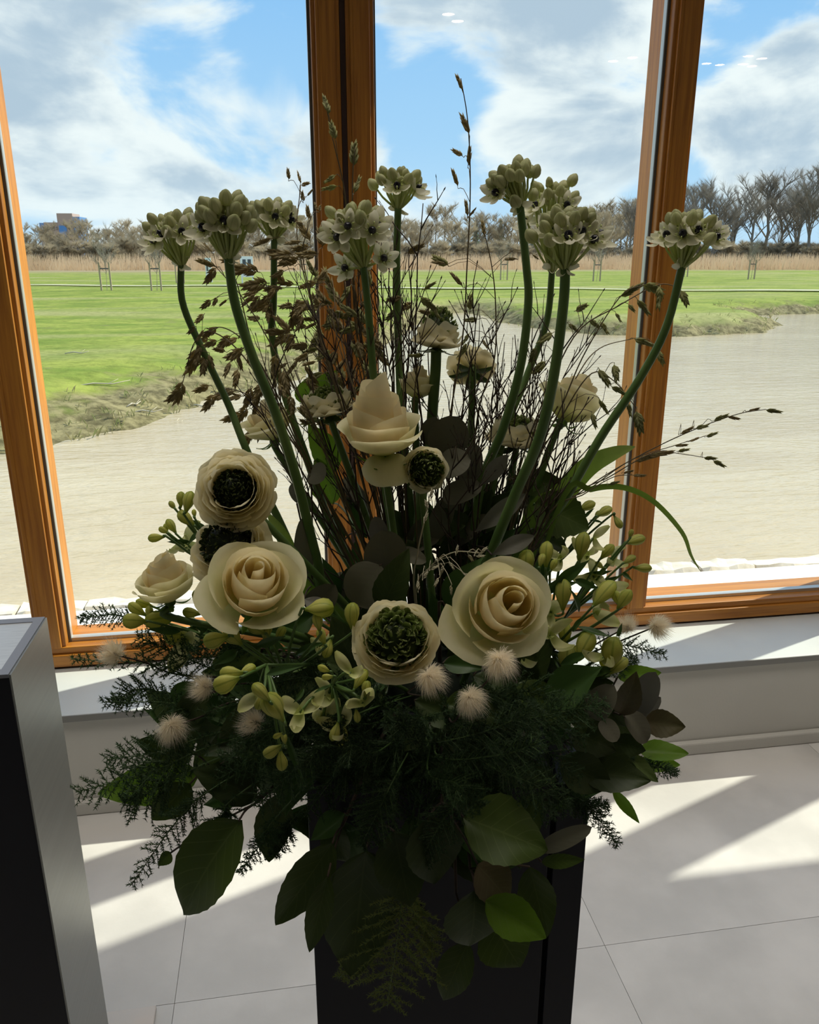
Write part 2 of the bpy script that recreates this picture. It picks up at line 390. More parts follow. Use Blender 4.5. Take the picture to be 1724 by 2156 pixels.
# ------------------------------------------------------------------ the hall
RX0, RX1, RY0, CEIL = -5.2, 6.4, -7.0, 3.2
YF, YG, YO = .278, .338, .45        # inner face of the frames, glass, outer face
SILL_Z, RAIL_Z, HEAD_Z = .337, .408, 2.37
def build_room():
    fl = struct('floor', boxmesh('floor', M_GROUT, (RX0, RX1, RY0, .45, -.16, -.006)))
    tw, tl = 1.014, 1.0; g = .0006; mesh_cache = {}
    ys = [0.0]+[-.717-tl*i for i in range(0, 7)]
    for i in range(-5, 6):
        x0 = -.305+tw*i
        for j in range(len(ys)-1):
            y1, y0 = ys[j], ys[j+1]
            if x0+tw > RX1 or x0 < RX0 or y0 < RY0: continue
            key = round(y1-y0, 3)
            if key not in mesh_cache:
                m = MB(); m.box(g, tw-g, g, key-g, -.008, 0); mesh_cache[key] = m.mesh('floor_tile', M_TILE, False)
            o = obj('floor_tile', mesh_cache[key], fl, Matrix.Translation((x0, y0, 0)))
    struct('ceiling', boxmesh('ceiling', M_CEIL, (RX0, RX1, RY0, .45, CEIL, CEIL+.1)))
    struct('wall_back', boxmesh('wall_back', M_WALLD, (RX0, RX1, RY0-.1, RY0, 0, CEIL)))
    struct('wall_left', boxmesh('wall_left', M_WALLD, (RX0-.1, RX0, RY0, .45, 0, CEIL)))
    struct('wall_right', boxmesh('wall_right', M_WALLD, (RX1, RX1+.1, RY0, .45, 0, CEIL)))
    struct('wall_window', boxmesh('wall_window', M_WALL, (RX0, RX1, 0, .45, -.15, SILL_Z-.022), (RX0, RX1, .20, .45, HEAD_Z+.07, CEIL), (RX0, -3.0, .20, .45, SILL_Z, CEIL), (5.20, RX1, .20, .45, SILL_Z, CEIL)))
    b = struct('baseboard_window', boxmesh('baseboard_window', M_WALL, (RX0, RX1, -.024, -.0005, 0, .046))); bevel(b, .006)
    s = struct('trim_1', boxmesh('sill_board', M_SILL, (RX0, RX1, -.012, YF+.02, SILL_Z-.020, SILL_Z))); bevel(s, .002)
    obj('sill_edge', boxmesh('sill_edge', M_SILLE, (RX0, RX1, -.015, -.0121, SILL_Z-.021, SILL_Z-.001)), s)
    # bottom and head rail
    r = struct('trim_2', boxmesh('bottom_rail', M_WOODX, (-3.0, 5.2, YF-.006, YO, SILL_Z+.008, RAIL_Z-.022), (-3.0, 5.2, YF+.006, YO, RAIL_Z-.022, RAIL_Z))); bevel(r, .003)
    obj('shadow_gap', boxmesh('shadow_gap', M_GROOVE, (-3.0, 5.2, YF+.004, YO-.01, SILL_Z, SILL_Z+.0079)), r)
    obj('rail_gasket', boxmesh('rail_gasket', M_GASKET, (-3.0, 5.2, YG-.012, YG+.012, RAIL_Z, RAIL_Z+.012)), r)
    struct('trim_3', boxmesh('head_rail', M_WOODX, (-3.0, 5.2, YF, YO, HEAD_Z, HEAD_Z+.08)))
    # uprights
    posts = [(-2.78, -2.695), (-1.84, -1.67), (-.812, -.72), (.12, .29), (1.15, 1.238), (2.08, 2.25), (3.02, 3.108), (4.04, 4.21)]
    for k, (x0, x1) in enumerate(posts):
        dbl = x1-x0 > .12; m = MB()
        root = thing('trim_%d' % (k+4), None, None, ((x0+x1)/2, YF, RAIL_Z), kind='structure')
        spans = [(x0, (x0+x1)/2-.007), ((x0+x1)/2+.007, x1)] if dbl else [(x0, x1)]
        for (a, c) in spans:
            mm = MB(); zb = RAIL_Z if dbl else SILL_Z+.009
            mm.box(a+.012, c-.012, YF, YF+.02, RAIL_Z-.001, HEAD_Z); mm.box(a, c, YF+.012, YO, RAIL_Z-.001, HEAD_Z)
            bevel(obj('casing', mm.mesh('casing', M_WOODZ, False), root), .004)
            obj('bead', boxmesh('bead', M_WOODZ, (a+.022, a+.026, YF-.002, YF+.001, RAIL_Z, HEAD_Z)), root)
        if dbl: obj('joint', boxmesh('joint', M_GROOVE, ((x0+x1)/2-.007, (x0+x1)/2+.007, YF+.012, YO, RAIL_Z, HEAD_Z)), root)
        for xg in (x0-.004, x1+.004):
            obj('gasket', boxmesh('gasket', M_GASKET, (xg-.004, xg+.004, YG-.010, YG+.010, RAIL_Z, HEAD_Z)), root)
            obj('gasket', boxmesh('gasket', M_RUBBER, (xg-.004, xg+.004, YG-.016, YG-.0101, RAIL_Z, HEAD_Z)), root)
    for k in range(len(posts)-1):
        a, c = posts[k][1], posts[k+1][0]
        m = MB(); m.quad_grid([[(a, YG, RAIL_Z), (c, YG, RAIL_Z)], [(a, YG, HEAD_Z), (c, YG, HEAD_Z)]])
        struct('window_%d' % (k+1), m.mesh('pane', M_GLASS, False))
    # downlights under the ceiling, mirrored in the glass; twins added to imitate double-pane reflections
    lm = MB(); lm.lathe([(0, 0), (.045, 0)], 16); lme = lm.mesh('glowing_disc', M_LAMP)
    rm = MB(); rm.lathe([(.045, -.006), (.062, -.008), (.066, 0), (.066, .012)], 16); rme = rm.mesh('lamp_ring', M_LAMPRIM)
    for (x, y) in ((1.26, -3.4), (1.36, -3.56), (2.95, -4.57), (3.06, -4.42), (3.79, -4.53), (3.93, -4.56), (4.12, -4.5), (4.0, -4.22), (4.16, -4.28), (4.24, -4.56)):
        t = thing('downlight', 'small round ceiling downlight mirrored in the window glass', 'lamp', (x, y, CEIL-.012), 'ceiling downlights of the hall')
        obj('lamp_disc', lme, t, Matrix.Translation((x, y, CEIL-.012)) @ Matrix.Rotation(math.pi, 4, 'X')); obj('lamp_ring', rme, t, Matrix.Translation((x, y, CEIL-.012)))
build_room()

# ------------------------------------------------------------------ stands in the hall
def build_kiosk():
    x1, y0, y1, z = -.424, -1.007, -.803, 1.0; x0 = x1-.42
    t = thing('display_stand', 'tall black display stand with satin grey side and grey inset top', 'stand', ((x0+x1)/2, (y0+y1)/2, 0))
    bevel(obj('body', boxmesh('body', M_BLACK, (x0, x1-.003, y0, y1, .012, z-.006)), t), .0015)
    obj('side_panel', boxmesh('side_panel', M_STEEL, (x1-.003, x1, y0+.002, y1, .012, z-.002)), t, label='satin grey metal side panel')
    r = .018
    obj('top_rim', boxmesh('top_rim', M_TOPRIM, (x0, x1-.003, y0, y0+r, z-.006, z), (x0, x1-.003, y1-r, y1, z-.006, z), (x0, x0+r, y0+r, y1-r, z-.006, z), (x1-r, x1-.003, y0+r, y1-r, z-.006, z)), t, label='dark grey rim of the top')
    obj('top_inset', boxmesh('top_inset', M_TOPIN, (x0+r, x1-r, y0+r, y1-r, z-.006, z-.0015)), t, label='pale brushed grey inset top')
    bevel(obj('base_plate', boxmesh('base_plate', M_PLATE, (x0-.08, -.342, y0-.08, -.725, .0005, .012)), t, label='pale thin base plate on the floor'), .003)
build_kiosk()

PW = .313; PCX = .043; PFW = .75+PW/2; PTOP = 1.045
PC = CAM+FH*PFW+RT*PCX; PC.z = 0
PROT = Matrix.Translation(PC) @ Matrix.Rotation(-YAW, 4, 'Z')
def build_plinth():
    t = thing('plinth', 'square matt black plinth carrying the flower arrangement', 'plinth', PC)
    h = PW/2; gx = .118
    m = MB(); m.box(-h, gx-.003, -h, h, 0, PTOP); bevel(obj('body', m.mesh('body', M_BLACK, False), t, PROT), .0012)
    m = MB(); m.box(gx+.003, h, -h, h, 0, PTOP); bevel(obj('side_panel', m.mesh('side_panel', M_BLACK, False), t, PROT), .0012)
    m = MB(); m.box(gx-.003, gx+.003, -h+.006, h-.001, 0, PTOP-.001); obj('panel_joint', m.mesh('panel_joint', M_BLACKEDGE, False), t, PROT)
    b = thing('flower_bowl', 'low black bowl on the plinth hidden under the foliage', 'bowl', PC+ZU*PTOP)
    m = MB(); m.lathe([(0, 0), (.085, 0), (.10, .01), (.125, .055), (.13, .065), (.122, .065), (.115, .05)], 24)
    obj('bowl_shell', m.mesh('bowl_shell', M_BLACK), b, Matrix.Translation(PC+ZU*PTOP))
    m = MB(); m.lathe([(.118, .05), (.115, .085), (.08, .105), (0, .11)], 24)
    obj('floral_foam', m.mesh('floral_foam', pmat('dark_foam', (.012, .02, .012), .95)), b, Matrix.Translation(PC+ZU*PTOP), label='dark green floral foam')
build_plinth()
BASE = PC+ZU*(PTOP+.085)

# ------------------------------------------------------------------ outside
POND = [(-60, 1.66), (-60, 3.0), (-30, 3.2), (-14, 3.6), (-6, 4.6), (-2.95, 6.5), (-2.5, 6.95), (-1.74, 8.1), (-1.16, 9.4), (.38, 11.95), (2.4, 17.0), (4.4, 23.0), (5.2, 25.6), (6.6, 26.9), (7.0, 25.4), (6.7, 22.6), (7.15, 20.4), (8.1, 18.2), (10.3, 17.4), (12.7, 18.05), (14.5, 20.0), (14.9, 22.4), (15.8, 23.9), (19, 24.5), (30, 25.0), (70, 22), (70, 1.66)]
def pond_sd(X, Y):
    """signed distance to the shore, positive on land"""
    d = np.full(X.shape, 1e9); ins = np.zeros(X.shape, bool); n = len(POND)
    for i in range(n):
        (ax, ay), (bx, by) = POND[i], POND[(i+1) % n]
        ex, ey = bx-ax, by-ay; t = np.clip(((X-ax)*ex+(Y-ay)*ey)/(ex*ex+ey*ey), 0, 1)
        d = np.minimum(d, np.hypot(X-ax-t*ex, Y-ay-t*ey))
        c = ((ay > Y) != (by > Y)) & (X < (bx-ax)*(Y-ay)/(by-ay+1e-12)+ax); ins ^= c
    return np.where(ins, -d, d)
def land_z(X, Y):
    sd = pond_sd(X, Y)+.18*np.sin(X*3.1+Y*1.7)*np.sin(Y*2.3-X*1.1)+.10*np.sin(X*7.3)*np.sin(Y*6.1)
    w = np.where((Y < 16) & (X < 3), 2.6, np.minimum(1.6, .6+Y*.03))
    s = np.clip(sd/w, -1, 1)
    z = -.40+np.where(s > 0, .40*(1-(1-s)**2), .35*s)
    return z+.03*np.sin(X*.6)*np.sin(Y*.4)*(s > 0)
def landz1(x, y): return float(land_z(np.array([x]), np.array([y]))[0])
def build_outside():
    ang = np.linspace(-.95, .95, 240)
    ys = np.concatenate([np.linspace(2.2, 30, 190), 30*np.exp(np.linspace(0, math.log(900/30), 70))[1:]])
    A, Yg = np.meshgrid(np.tan(ang)*.95, ys); X = A*(Yg+2.2)+Yg*.12; Z = land_z(X, Yg)
    nx = len(ang); v = np.stack([X.ravel(), Yg.ravel(), Z.ravel()], 1); ny = len(ys)
    idx = np.arange(nx*ny).reshape(ny, nx)
    f = np.stack([idx[:-1, :-1], idx[:-1, 1:], idx[1:, 1:], idx[1:, :-1]], -1).reshape(-1, 4)
    keep = (v[f][:, :, 2] > -.72).any(1); f = f[keep]
    me = bpy.data.meshes.new('lawn'); me.from_pydata(v.tolist(), [], f.tolist()); me.materials.append(M_LAWN)
    me.polygons.foreach_set('use_smooth', [True]*len(me.polygons)); struct('lawn', me)
    m = MB(); m.quad_grid([[(-70, 1.6, -.40), (80, 1.6, -.40)], [(-70, 29, -.40), (80, 29, -.40)]], False)
    struct('pond_water', m.mesh('pond_water', M_WATER, False))
    tr = struct('terrace', boxmesh('terrace', M_TERR, (-9, 12, .45, 1.50, -.6, 0.0)))
    variants = []
    for k in range(5):
        r = random.Random(k+3); m = MB(); L = .30+.05*k
        for_pts = []
        n = 6
        rows = []
        for j, (yy, zz) in enumerate([(0, -.55), (0, -.03), (.03, .005), (.14, .0), (.175, -.05), (.18, -.55)]):
            rows.append([(L*i/n+r.uniform(-.004, .004), yy+r.uniform(-.012, .012), zz+(r.uniform(-.008, .008) if zz > -.2 else 0)) for i in range(n+1)])
        m.quad_grid(rows, False)
        b = len(m.v)
        for e in (0, n): m.f.append(tuple(j*(n+1)+e for j in range(6)) if e else tuple(j*(n+1) for j in range(6))[::-1])
        variants.append((L, m.mesh('kerb_stone', M_STONE, False)))
    x = -5.0; r = random.Random(5)
    while x < 8:
        L, me = variants[r.randrange(5)]; obj('kerb_stone', me, tr, Matrix.Translation((x, 1.497+r.uniform(0, .015), r.uniform(-.012, .006)))); x += L+.012
    # path over the lawn
    pts = [(-60, 52), (-13, 44.7), (7.2, 37.8), (24, 31.9), (60, 22.6)]; m = MB(); rows = []
    for p in spline([(a, b, 0) for a, b in pts], 60):
        rows.append([(p.x, p.y-.4, landz1(p.x, p.y-.4)+.06), (p.x+.1, p.y+.45, landz1(p.x, p.y+.45)+.06)])
    m.quad_grid(rows, False); struct('garden_path', m.mesh('garden_path', M_PATH))
    # sparse tufts and sticks along the near bank
    r = random.Random(11); m = MB()
    for k in range(5200):
        y = r.uniform(5.5, 27); x = r.uniform(-.42, .62)*(y+2.2)+y*.12; sd = float(pond_sd(np.array([x]), np.array([y]))[0])
        if sd < -.12 or sd > 1.3: continue
        if r.random() < (max(sd, 0)/1.3)**.6*.8: continue
        z = landz1(x, y)-.01
        for b in range(5):
            a = r.uniform(0, 6.28); h = r.uniform(.03, .11)*(1.4 if sd < .25 else 1); w = r.uniform(.003, .006); dx, dy = math.cos(a), math.sin(a); s = h*r.uniform(.2, .9)
            q = len(m.v); ox, oy = r.uniform(-.06, .06), r.uniform(-.06, .06)
            m.v += [(x+ox-dy*w, y+oy+dx*w, z), (x+ox+dy*w, y+oy-dx*w, z), (x+ox+dx*s*.4, y+oy+dy*s*.4, z+h*.7), (x+ox+dx*s, y+oy+dy*s, z+h)]
            m.f += [(q, q+1, q+2), (q+1, q+3, q+2)]
    obj('bank_grass', m.mesh('bank_grass', M_TUFT), label='rough dry grass fringe along the pond bank', cat='grass', kind='stuff')
    for (px, py, a, L) in ((560/2.612, 420+1025/2.612, 5, .75), (730/2.612, 420+1065/2.612, 45, .25), (650/2.612, 420+1255/2.612, 28, .5), (600/2.612, 420+1240/2.612, 4, .6), (400/2.612, 420+1285/2.612, -4, .55), (1100/2.612, 420+1030/2.612, -40, .5), (930/2.612, 420+1100/2.612, 20, .3), (800/2.612, 420+1080/2.612, -10, .4), (440/2.612, 420+1310/2.612, 12, .4), (430/2.612, 420+900/2.612, -15, .4)):
        c = PZ(px, py, -.12); c.z = landz1(c.x, c.y)+.015; a = math.radians(a+9); d = Vector((math.cos(a), math.sin(a), .02))*L*.5
        m = MB(); m.tube([c-d+Vector((0, 0, .0)), c-d*.3+Vector((0, .03, .02)), c+d*.4+Vector((0, -.02, .0)), c+d+Vector((0, 0, .03))], [.008, .011, .009, .004], 5)
        m.tube([c+d*.2, c+d*.5+Vector((.02, .08, .05))], [.006, .002], 4)
        obj('dry_branch', m.mesh('dry_branch', M_DRYSTICK), label='bleached dry stick lying on the muddy pond bank', cat='stick', group='dry sticks on the pond bank')
    # reed belt
    r = random.Random(21); m = MB()
    for k in range(15000):
        u = r.random(); a = -.50+1.25*r.random(); y = 88+r.uniform(0, 16)-14*max(0, a); x = a*y+6
        h = r.uniform(.8, 1.9); w = .05; q = len(m.v); lx = r.uniform(-.5, .5)
        m.v += [(x-w, y, -.1), (x+w, y, -.1), (x+lx, y, h)]; m.f.append((q, q+1, q+2))
    obj('reed_belt', m.mesh('reed_belt', M_REED, False), label='tan belt of dry reeds before the bare trees', cat='reeds', kind='stuff')

def branch_tree(seed, h, spread, levels, twig, trunk_r, first=.25, up=.5, fork=4):
    r = random.Random(seed); m = MB(); tw = MB()
    def grow(p, d, L, rad, lev):
        mid = p+d*L*.5+Vector((r.uniform(-1, 1), r.uniform(-1, 1), 0))*L*.05; d2 = (d+Vector((r.uniform(-1, 1), r.uniform(-1, 1), r.uniform(-.2, .5)))*.22).normalized(); e = mid+d2*L*.5
        m.tube([p, mid, e], [rad, rad*.8, rad*.55], 5 if lev > 2 else 3, False)
        if lev <= 1:
            for k in range(twig):
                t = r.uniform(.1, 1); q = p.lerp(e, t); dd = (d2+Vector((r.uniform(-1, 1), r.uniform(-1, 1), r.uniform(-.3, 1)))*.9).normalized(); l = L*r.uniform(.4, 1.0); n = dd.orthogonal().normalized()*max(.010, rad*.22)
                b = len(m.v); m.v += [tuple(q-n), tuple(q+n), tuple(q+dd*l)]; m.f.append((b, b+1, b+2))
            if lev <= 0: return
        for k in range(fork if lev < levels else fork+4):
            t = r.uniform(first if lev == levels else .3, 1.0); q = p.lerp(mid, t*2) if t < .5 else mid.lerp(e, t*2-1)
            a = r.uniform(0, 6.283); s = Vector((math.cos(a), math.sin(a), 0)); dd = (d2*up+s*spread*r.uniform(.6, 1.1)+ZU*.35).normalized()
            grow(q, dd, L*r.uniform(.42, .62)*(1.15-.5*t if lev == levels else 1), rad*.5, lev-1)
    grow(Vector((0, 0, -.2)), ZU, h*.62, trunk_r, levels)
    zmax = max(v[2] for v in m.v); s = h/zmax; m.v = [(x*s, y*s, z*s) for x, y, z in m.v]
    return m
def place(name, me, x, y, rz, s, label, cat, group, sz=1.0):
    return obj(name, me, None, Matrix.Translation((x, y, landz1(x, y)-.05)) @ Matrix.Rotation(rz, 4, 'Z') @ Matrix.Diagonal((s, s, s*sz, 1)), label=label, cat=cat, group=group)
def build_trees():
    r = random.Random(4)
    tall = [branch_tree(k, 15, .75, 3, 24, .24, .2, .5, 5).mesh('bare_tree', M_BARK, False) for k in (1, 2, 3, 4)]
    mid = [branch_tree(k, 8, .8, 3, 26, .08, .05, .4).mesh('small_tree', M_BARK2, False) for k in (11, 12, 13, 14)]
    bush = [branch_tree(k, 4.5, 1.1, 2, 60, .05, .0, .35, 9).mesh('thicket_bush', M_BARK2, False) for k in (21, 22, 23)]
    def skyline(a):   # height of the wood by bearing (x/(y) at 115 m), read from the tree tops
        xs = [-.35, -.28, -.15, -.02, .06, .17, .19, .24, .30, .40, .47, .53, .62, .72]
        hs = [5.0, 5.2, 6.2, 6.5, 6.5, 6.0, 8.5, 7.0, 6.8, 8.0, 9.4, 11.5, 13.5, 14.5]
        return float(np.interp(a, xs, hs))
    a = .445; k = 0
    while a < .80:
        y = r.uniform(100, 116); h = skyline(a)*r.uniform(.95, 1.10)
        place('bare_tree', tall[k % 4], a*y, y, r.uniform(0, 6), h/15, 'tall bare deciduous tree in the row beyond the pond', 'tree', 'tall bare trees beyond the pond', 1.0); a += r.uniform(.016, .03); k += 1
    a = -.42; k = 0
    while a < .46:
        y = r.uniform(104, 140); h = skyline(a)*r.uniform(.8, 1.12)*y/115
        place('small_tree', mid[k % 4], a*y, y, r.uniform(0, 6), h/8*1.1, 'low brown budding tree in the wood behind the reeds', 'tree', 'low budding trees behind the reeds', .95); a += r.uniform(.006, .013); k += 1
    a = -.42
    while a < .82:
        y = r.uniform(98, 112); place('thicket_bush', bush[k % 3], a*y, y, r.uniform(0, 6), r.uniform(.7, 1.0), 'brown leafless thicket bush at the foot of the wood', 'bush', 'thicket bushes behind the reeds', .9); a += r.uniform(.007, .012); k += 1
    # evergreens among them
    m = MB()
    for i in range(11):
        z = .8+i*.62; rr = 1.9*(1-i/11.5)
        for j in range(12):
            an = j*.5236+i*.3; d = Vector((math.cos(an), math.sin(an), 0)); n = Vector((-d.y, d.x, 0))*.28; b = len(m.v); rj = rr*(.8+.4*r.random())
            m.v += [(0, 0, z+.75), tuple(d*rj*.6+n+ZU*(z+.15)), tuple(d*rj+ZU*(z-.2)), tuple(d*rj*.6-n+ZU*(z+.15))]; m.f += [(b, b+1, b+2), (b, b+2, b+3)]
    m.tube([(0, 0, -.2), (0, 0, 7.4)], [.14, .02], 5); em = m.mesh('evergreen_tree', M_EVER, False)
    for (px, h, y) in ((1000, 6.6, 118), (1052, 7.0, 122), (1120, 5.0, 110)):
        q = PZ(px, 540, 0); aa = ray(px, 545); x = aa.x/aa.y*(y+DWALL)
        place('evergreen_tree', em, x, y, r.uniform(0, 6), h/8, 'dark pointed evergreen among the bare trees', 'tree', 'evergreens among the bare trees')
    # young staked trees on the lawn
    sap = branch_tree(31, 4.2, .8, 2, 6, .022, .35, .5, 5).mesh('sapling_crown', M_BARK, False)
    for (px, py) in ((225, 612), (330, 612), (1255, 592), (380, 596), (1580, 588), (1440, 583), (1060, 590), (640, 590)):
        c = PZ(px, py, 0); t = thing('young_tree', 'young bare tree tied between two wooden stakes on the lawn', 'tree', c, 'young staked trees on the lawn')
        obj('crown', sap, t, Matrix.Translation(c) @ Matrix.Rotation(r.uniform(0, 6), 4, 'Z') @ Matrix.Diagonal((.55, .55, .75, 1)))
        for s in (-.22, .22): obj('stake', boxmesh('stake', M_STAKE, (-.035, .035, -.035, .035, -.1, 1.25)), t, Matrix.Translation(c+Vector((s, -.05, 0))))
        obj('tie', boxmesh('tie', M_PANEL, (-.22, .22, -.02, .02, .95, 1.0)), t, Matrix.Translation(c+Vector((0, -.05, 0))))
    # far office block
    c = P(135, 545, 600); c.z = 0
    t = thing('office_block', 'distant brown and blue office block above the treeline', 'building', c)
    u = 600/1590.0
    def blk(nm, px0, px1, pyt, mat, dy=0):
        b = MB(); x0 = (px0-135)*.365; x1 = (px1-135)*.365; h = (535-pyt)*.375+1.6
        b.box(x0, x1, dy, dy+18, 0, h); return obj(nm, b.mesh(nm, mat, False), t, Matrix.Translation(c) @ Matrix.Rotation(-.06, 4, 'Z'))
    blk('tower', 131, 160, 462, M_BRICK); blk('wing', 104, 131, 478, M_BRICK, 1); blk('blue_tower', 160, 173, 468, M_BLUEG); blk('blue_end', 96, 104, 479, M_BLUEG, 1); blk('blue_bay', 134, 148, 484, M_BLUEG, -2); blk('link', 148, 160, 482, M_BRICK, -1)
    for k in range(5):
        b = MB(); b.box((106-135)*.365+k*1.9, (106-135)*.365+k*1.9+1.1, .8, 1, 18.3, 20.0); obj('window_band', b.mesh('window_band', M_PANEL, False), t, Matrix.Translation(c) @ Matrix.Rotation(-.06, 4, 'Z'))
    # white boards on posts on the lawn
    for (px, py, w, h, lab) in ((441, 594, .36, 1.4, 'narrow white notice board on the far lawn'), (522, 602, .66, 1.5, 'wide white notice board with dark panels on the far lawn')):
        c = PZ(px, py, 0); t = thing('notice_board', lab, 'board', c)
        b = MB(); b.box(-w/2, w/2, -.04, .04, .45, h); obj('board', b.mesh('board', M_WHITE, False), t, Matrix.Translation(c))
        for s in (-1, 1): b = MB(); b.box(s*w*.42-.04, s*w*.42+.04, -.03, .03, -.1, .45); obj('post', b.mesh('post', M_WHITE, False), t, Matrix.Translation(c))
        for i in range(2):
            for j in range(2):
                if w > .5 or i == 0: b = MB(); x = -w*.32+i*w*.4; z = .65+j*(h-.7)*.52; b.box(x, x+w*.26, -.055, -.041, z, z+.28); obj('panel', b.mesh('panel', M_PANEL, False), t, Matrix.Translation(c))
build_outside(); build_trees()

# ------------------------------------------------------------------ the flower arrangement
GRP = ' in the arrangement'
def to_base(p, spread=.07, r=RND):
    """where a stem from p enters the foam"""
    d = Vector((p.x-BASE.x, p.y-BASE.y, 0)); d = d*min(1, spread/max(d.length, 1e-6))
    return BASE+d*r.uniform(.5, 1)+ZU*r.uniform(-.05, -.01)
def stem_mesh(pts, r0, r1, mat, n=8, k=22, name='stem'):
    q = spline(pts, k); m = MB(); m.tube(q, [r0+(r1-r0)*i/(k-1) for i in range(k)], n); return m.mesh(name, mat)
def toward(px, py, fw, ux, uy, out):
    """direction given on the picture plane (ux right, uy up) plus 'out' towards the viewer"""
    v = (CAM-P(px, py, fw)).normalized(); return (RT*ux+UP*uy+v*out).normalized()

def rose(label, px, py, fw, axis, Rpx, tall=.75, opened=.5, seed=1, n=(5, 5, 6), droop=0.0, hexp=.8, off=(.06, .05), rexp=.9, rmin=.12):
    r = random.Random(seed); c = P(px, py, fw); R = Rpx*mpp(px, py, fw); M = frame(c, axis, RT)
    e = to_base(c); root = thing('rose', label, 'rose', e, 'cream roses'+GRP)
    neck = M @ Vector((0, 0, -.62*R))
    mid = neck.lerp(e, .5)+ZU*.0
    obj('stem', stem_mesh([e, mid+(neck-mid)*.0, M @ Vector((0, 0, -1.0*R)), neck], .0035, .0045, M_STEM), root)
    m = MB(); m.lathe([(.0, -.66*R), (.10*R, -.62*R), (.16*R, -.54*R), (.12*R, -.44*R)], 10)
    obj('calyx', m.mesh('calyx', M_STEM), root, M)
    for k in range(5):
        a = k*1.2566+r.random(); m = MB(); rows = []
        for j in range(6):
            v = j/5; w = .085*R*math.sin(math.pi*min(1, .15+.85*v))*(1-v*.5); rad = R*(.14+.42*v); z = R*(-.55-.10*math.sin(v*2.6)+.05*v)
            rows.append([(rad*math.cos(a)-w*u*math.sin(a), rad*math.sin(a)+w*u*math.cos(a), z-abs(u)*.02*R) for u in (-1, 0, 1)])
        m.quad_grid(rows); obj('sepal', m.mesh('sepal', M_LEAFB), root, M)
    tot = sum(n); i = 0
    for ring, cnt in enumerate(n):
        for k in range(cnt):
            t = (i/(tot-1)); ph0 = i*2.39996+r.uniform(-.3, .3); i += 1
            rb = R*(rmin+(.72-rmin)*t**rexp)*r.uniform(.93, 1.06); z0 = -.5*R
            zt = R*(tall*(1-t)**hexp+(.20-.12*opened)*t)*r.uniform(.94, 1.05)+.05*R
            fl = (-.34*(1-t)**2+(.14+.46*opened)*t**1.4)
            A = (2.1-1.15*t)*r.uniform(.92, 1.1); rip = r.uniform(0, 6); curl = (.05+.36*t**2*opened)*R; fold = r.uniform(-.6, .6); skew = r.uniform(-.12, .12)
            ox, oy = off[0]*R*(1-t), off[1]*R*(1-t)
            hang = droop if i > tot-2 else 0
            rows = []; nu, nv = 13, 11
            if hang: ph0 = -math.pi/2+.15; A = 1.15
            for j in range(nv):
                row = []
                for k2 in range(nu):
                    u = -1+2*k2/(nu-1); v = j/(nv-1)*(1-(.30 if t > .3 else .16)*abs(u)**2.4+skew*u); q = max(0, (v-.5)/.5); s = math.sin(min(v/.55, 1)*math.pi/2)
                    wv = .30+.70*math.sin(min(v/.5, 1)*math.pi/2)
                    rr = rb*(.15+.85*s)+rb*fl*q**1.5; z = z0+(zt-z0)*v**.92-curl*q**2.6*(.55+.45*abs(u))
                    rr += R*.022*math.sin(3.2*u+rip)*q+R*.04*u*u*t*q
                    z += -.06*R*t*math.exp(-((u-fold)*3.5)**2)*q**3; rr += .07*R*t*math.exp(-((u-fold)*3.0)**2)*q**3
                    if hang: rr = R*(.14+.48*v); z = z0+R*(.22*math.sin(v*1.57)-hang*v**1.6)+.05*R*u*u
                    ph = ph0+u*A*wv
                    row.append((ox+rr*math.cos(ph), oy+rr*math.sin(ph), z))
                rows.append(row)
            m = MB(); m.quad_grid(rows); obj('petal', m.mesh('petal', M_ROSE if t < .62 else M_ROSEO), root, M)
    return root

